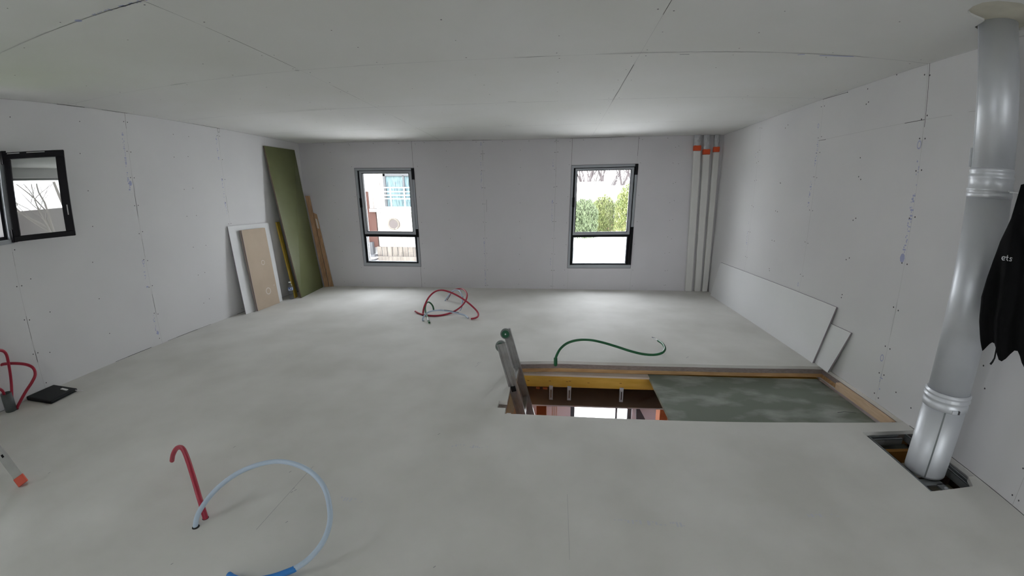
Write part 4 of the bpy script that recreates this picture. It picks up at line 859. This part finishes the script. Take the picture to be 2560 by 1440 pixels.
# leafy clumps: many small blades in one mesh per plant
def plant(name, label, x, y, w, h, leafmat, n, long=0.28, group=None, z0=GZ, stems=True):
    o = MB(leafmat, M['bark'])
    for i in range(n):
        a = rnd.uniform(0, 2*math.pi); rr_ = w*math.sqrt(rnd.random()); zz = z0 + h*rnd.random()**0.7*(1 - 0.35*(rr_/w)**2)
        c = Vector((x + rr_*math.cos(a), y + rr_*math.sin(a)*0.6, zz)); d = Vector((rnd.uniform(-0.7, 0.7), rnd.uniform(-0.7, 0.7), rnd.uniform(0.2, 1.2))).normalized()*long*rnd.uniform(0.5, 1.2); q_ = d.cross(Vector((rnd.uniform(-1, 1), rnd.uniform(-1, 1), 0.3))).normalized()*long*0.14
        o.face([c - d, c - q_, c + d, c + q_], 0)
    if stems:
        for i in range(max(6, int(w*8))):
            px = x + rnd.uniform(-w, w)*0.8; py = y + rnd.uniform(-w, w)*0.4; o.tube([(px, py, z0), (px + rnd.uniform(-0.1, 0.1), py, z0 + h*rnd.uniform(0.7, 0.95))], 0.015, 1, 5)
    ob = o.build(name, recalc=False); tag(ob, label, 'plant', group); return recentre(ob)
for i, (x, y, w, h, m, lab) in enumerate(((3.3, 45.0, 1.6, 4.5, 'leaf2', 'grey green bush at left in the right far window'), (5.9, 48.8, 1.6, 4.9, 'leaf', 'tall yellow green reed clump in middle of the right far window'), (8.35, 46.0, 1.55, 6.2, 'leaf', 'tallest yellow green clump at right of the right far window'), (11.4, 47, 1.6, 6.6, 'leaf', 'yellow green clump beyond the edge of right far window'), (4.0, 52.0, 3.4, 4.3, 'leaf2', 'low dull green bush behind the reeds outside'))):
    plant('tall_bush', lab, x, y, w, h, M[m], 4200, 0.30)
wall_of('reed_fence', (1.5, 54.6, GZ), (14, 54.8, -1.6), M['plank'], 'low brown reed fence behind the outside bushes', 'fence')
plant('ivy', 'yellow green ivy beside chimney of the neighbouring house', -7.4, 16.0, 0.55, 6.9, M['leaf'], 1500, 0.16)
wall_of('snow_bank', (-4, 56, GZ), (20, 62, 3.2), M['render'], 'white bank beyond the bushes outside', 'bank')
# bare trees
def tree(label, x, y, h, r, m, depth=4, seed=1, spread=0.55, group=None, z0=GZ):
    rg = random.Random(seed); o = MB(m)
    def grow(p, d, L, rad, k_):
        pts = [p]; q_ = p
        for s in range(4):
            d = (d + Vector((rg.uniform(-1, 1), rg.uniform(-1, 1), rg.uniform(-0.4, 0.6)))*0.16).normalized(); q_ = q_ + d*L/4; pts.append(q_)
        o.tube(pts, rad, n=5, cap=False, rfun=lambda t: rad*(1 - 0.45*t))
        if k_ == 0: return
        for s in range(rg.choice((2, 3, 3))):
            dd = (d + Vector((rg.uniform(-1, 1), rg.uniform(-1, 1), rg.uniform(-0.25, 0.8)))*spread*1.4).normalized(); grow(pts[rg.choice((2, 3, 4))], dd, L*rg.uniform(0.55, 0.8), rad*0.55, k_-1)
    grow(Vector((x, y, z0)), Vector((0, 0, 1)), h*0.42, r, depth); ob = o.build('bare_tree', recalc=False); tag(ob, label, 'tree', group); return ob
for i, (x, y, lab) in enumerate(((3.6, 66, 'bare grey tree beyond the white bank, leftmost in right far window'), (8.0, 66, 'bare grey tree beyond the white bank, front one near the middle of right far window'), (12.6, 66, 'bare grey tree beyond the white bank, rightmost in right far window'), (5.8, 75, 'bare grey tree farther back, left half of right far window'), (11.4, 75, 'bare grey tree farther back, right half of right far window'), (8.8, 84, 'bare grey tree farthest back in the middle of right far window'))):
    tree(lab, x, y, 15, 0.42, M['bark_far'], 6, 20+i, 0.34, z0=GZ)
tree('large bare tree behind the house, mirrored in the open sash', 8.6, -9.5, 9.0, 0.16, M['bark'], 6, 5, 0.6)
tree('second bare tree behind the house, mirrored in the open sash', 15.5, -14.5, 11.5, 0.17, M['bark'], 6, 9, 0.6)
wall_of('hedge_bank', (-14, -40, GZ), (75, -38, 1.7), M['bark_far'], 'grey bank far behind the photographer', 'bank')
wall_of('green_bank', (-34, -10, GZ), (-33, 40, 0.55), M['leaf'], 'green bank seen through the small left window', 'bank')
mb = MB(M['grass']); mb.box((-32, -8, GZ), (-7, 12, GZ+0.02)); tag(recentre(mb.build('lawn')), 'green lawn outside the small left window', 'lawn')
# trailer frame at the lower left of the right-hand window
cr_ = thing('cold_frame', 'pale glazed cold frame outside at lower left of right far window', 'frame', (1.9, 27.5, GZ))
m_ = MB(M['render'])
for i in range(5): m_.tube([(1.2 + i*0.35, 27.3, GZ), (1.2 + i*0.42, 28.2, GZ+0.95)], 0.03, n=6)
m_.tube([(1.2, 27.3, GZ+0.02), (2.6, 27.3, GZ+0.02)], 0.03, n=6); m_.tube([(1.2, 28.2, GZ+0.95), (2.9, 28.2, GZ+0.95)], 0.03, n=6); m_.build('bars', cr_)
MB(M['car']).hexa([Vector(p) for p in ((1.2, 27.32, GZ+.01), (2.6, 27.32, GZ+.01), (2.6, 27.36, GZ+.01), (1.2, 27.36, GZ+.01), (1.2, 28.2, GZ+0.9), (2.85, 28.2, GZ+0.9), (2.85, 28.24, GZ+0.9), (1.2, 28.24, GZ+0.9))]).build('glazing', cr_)
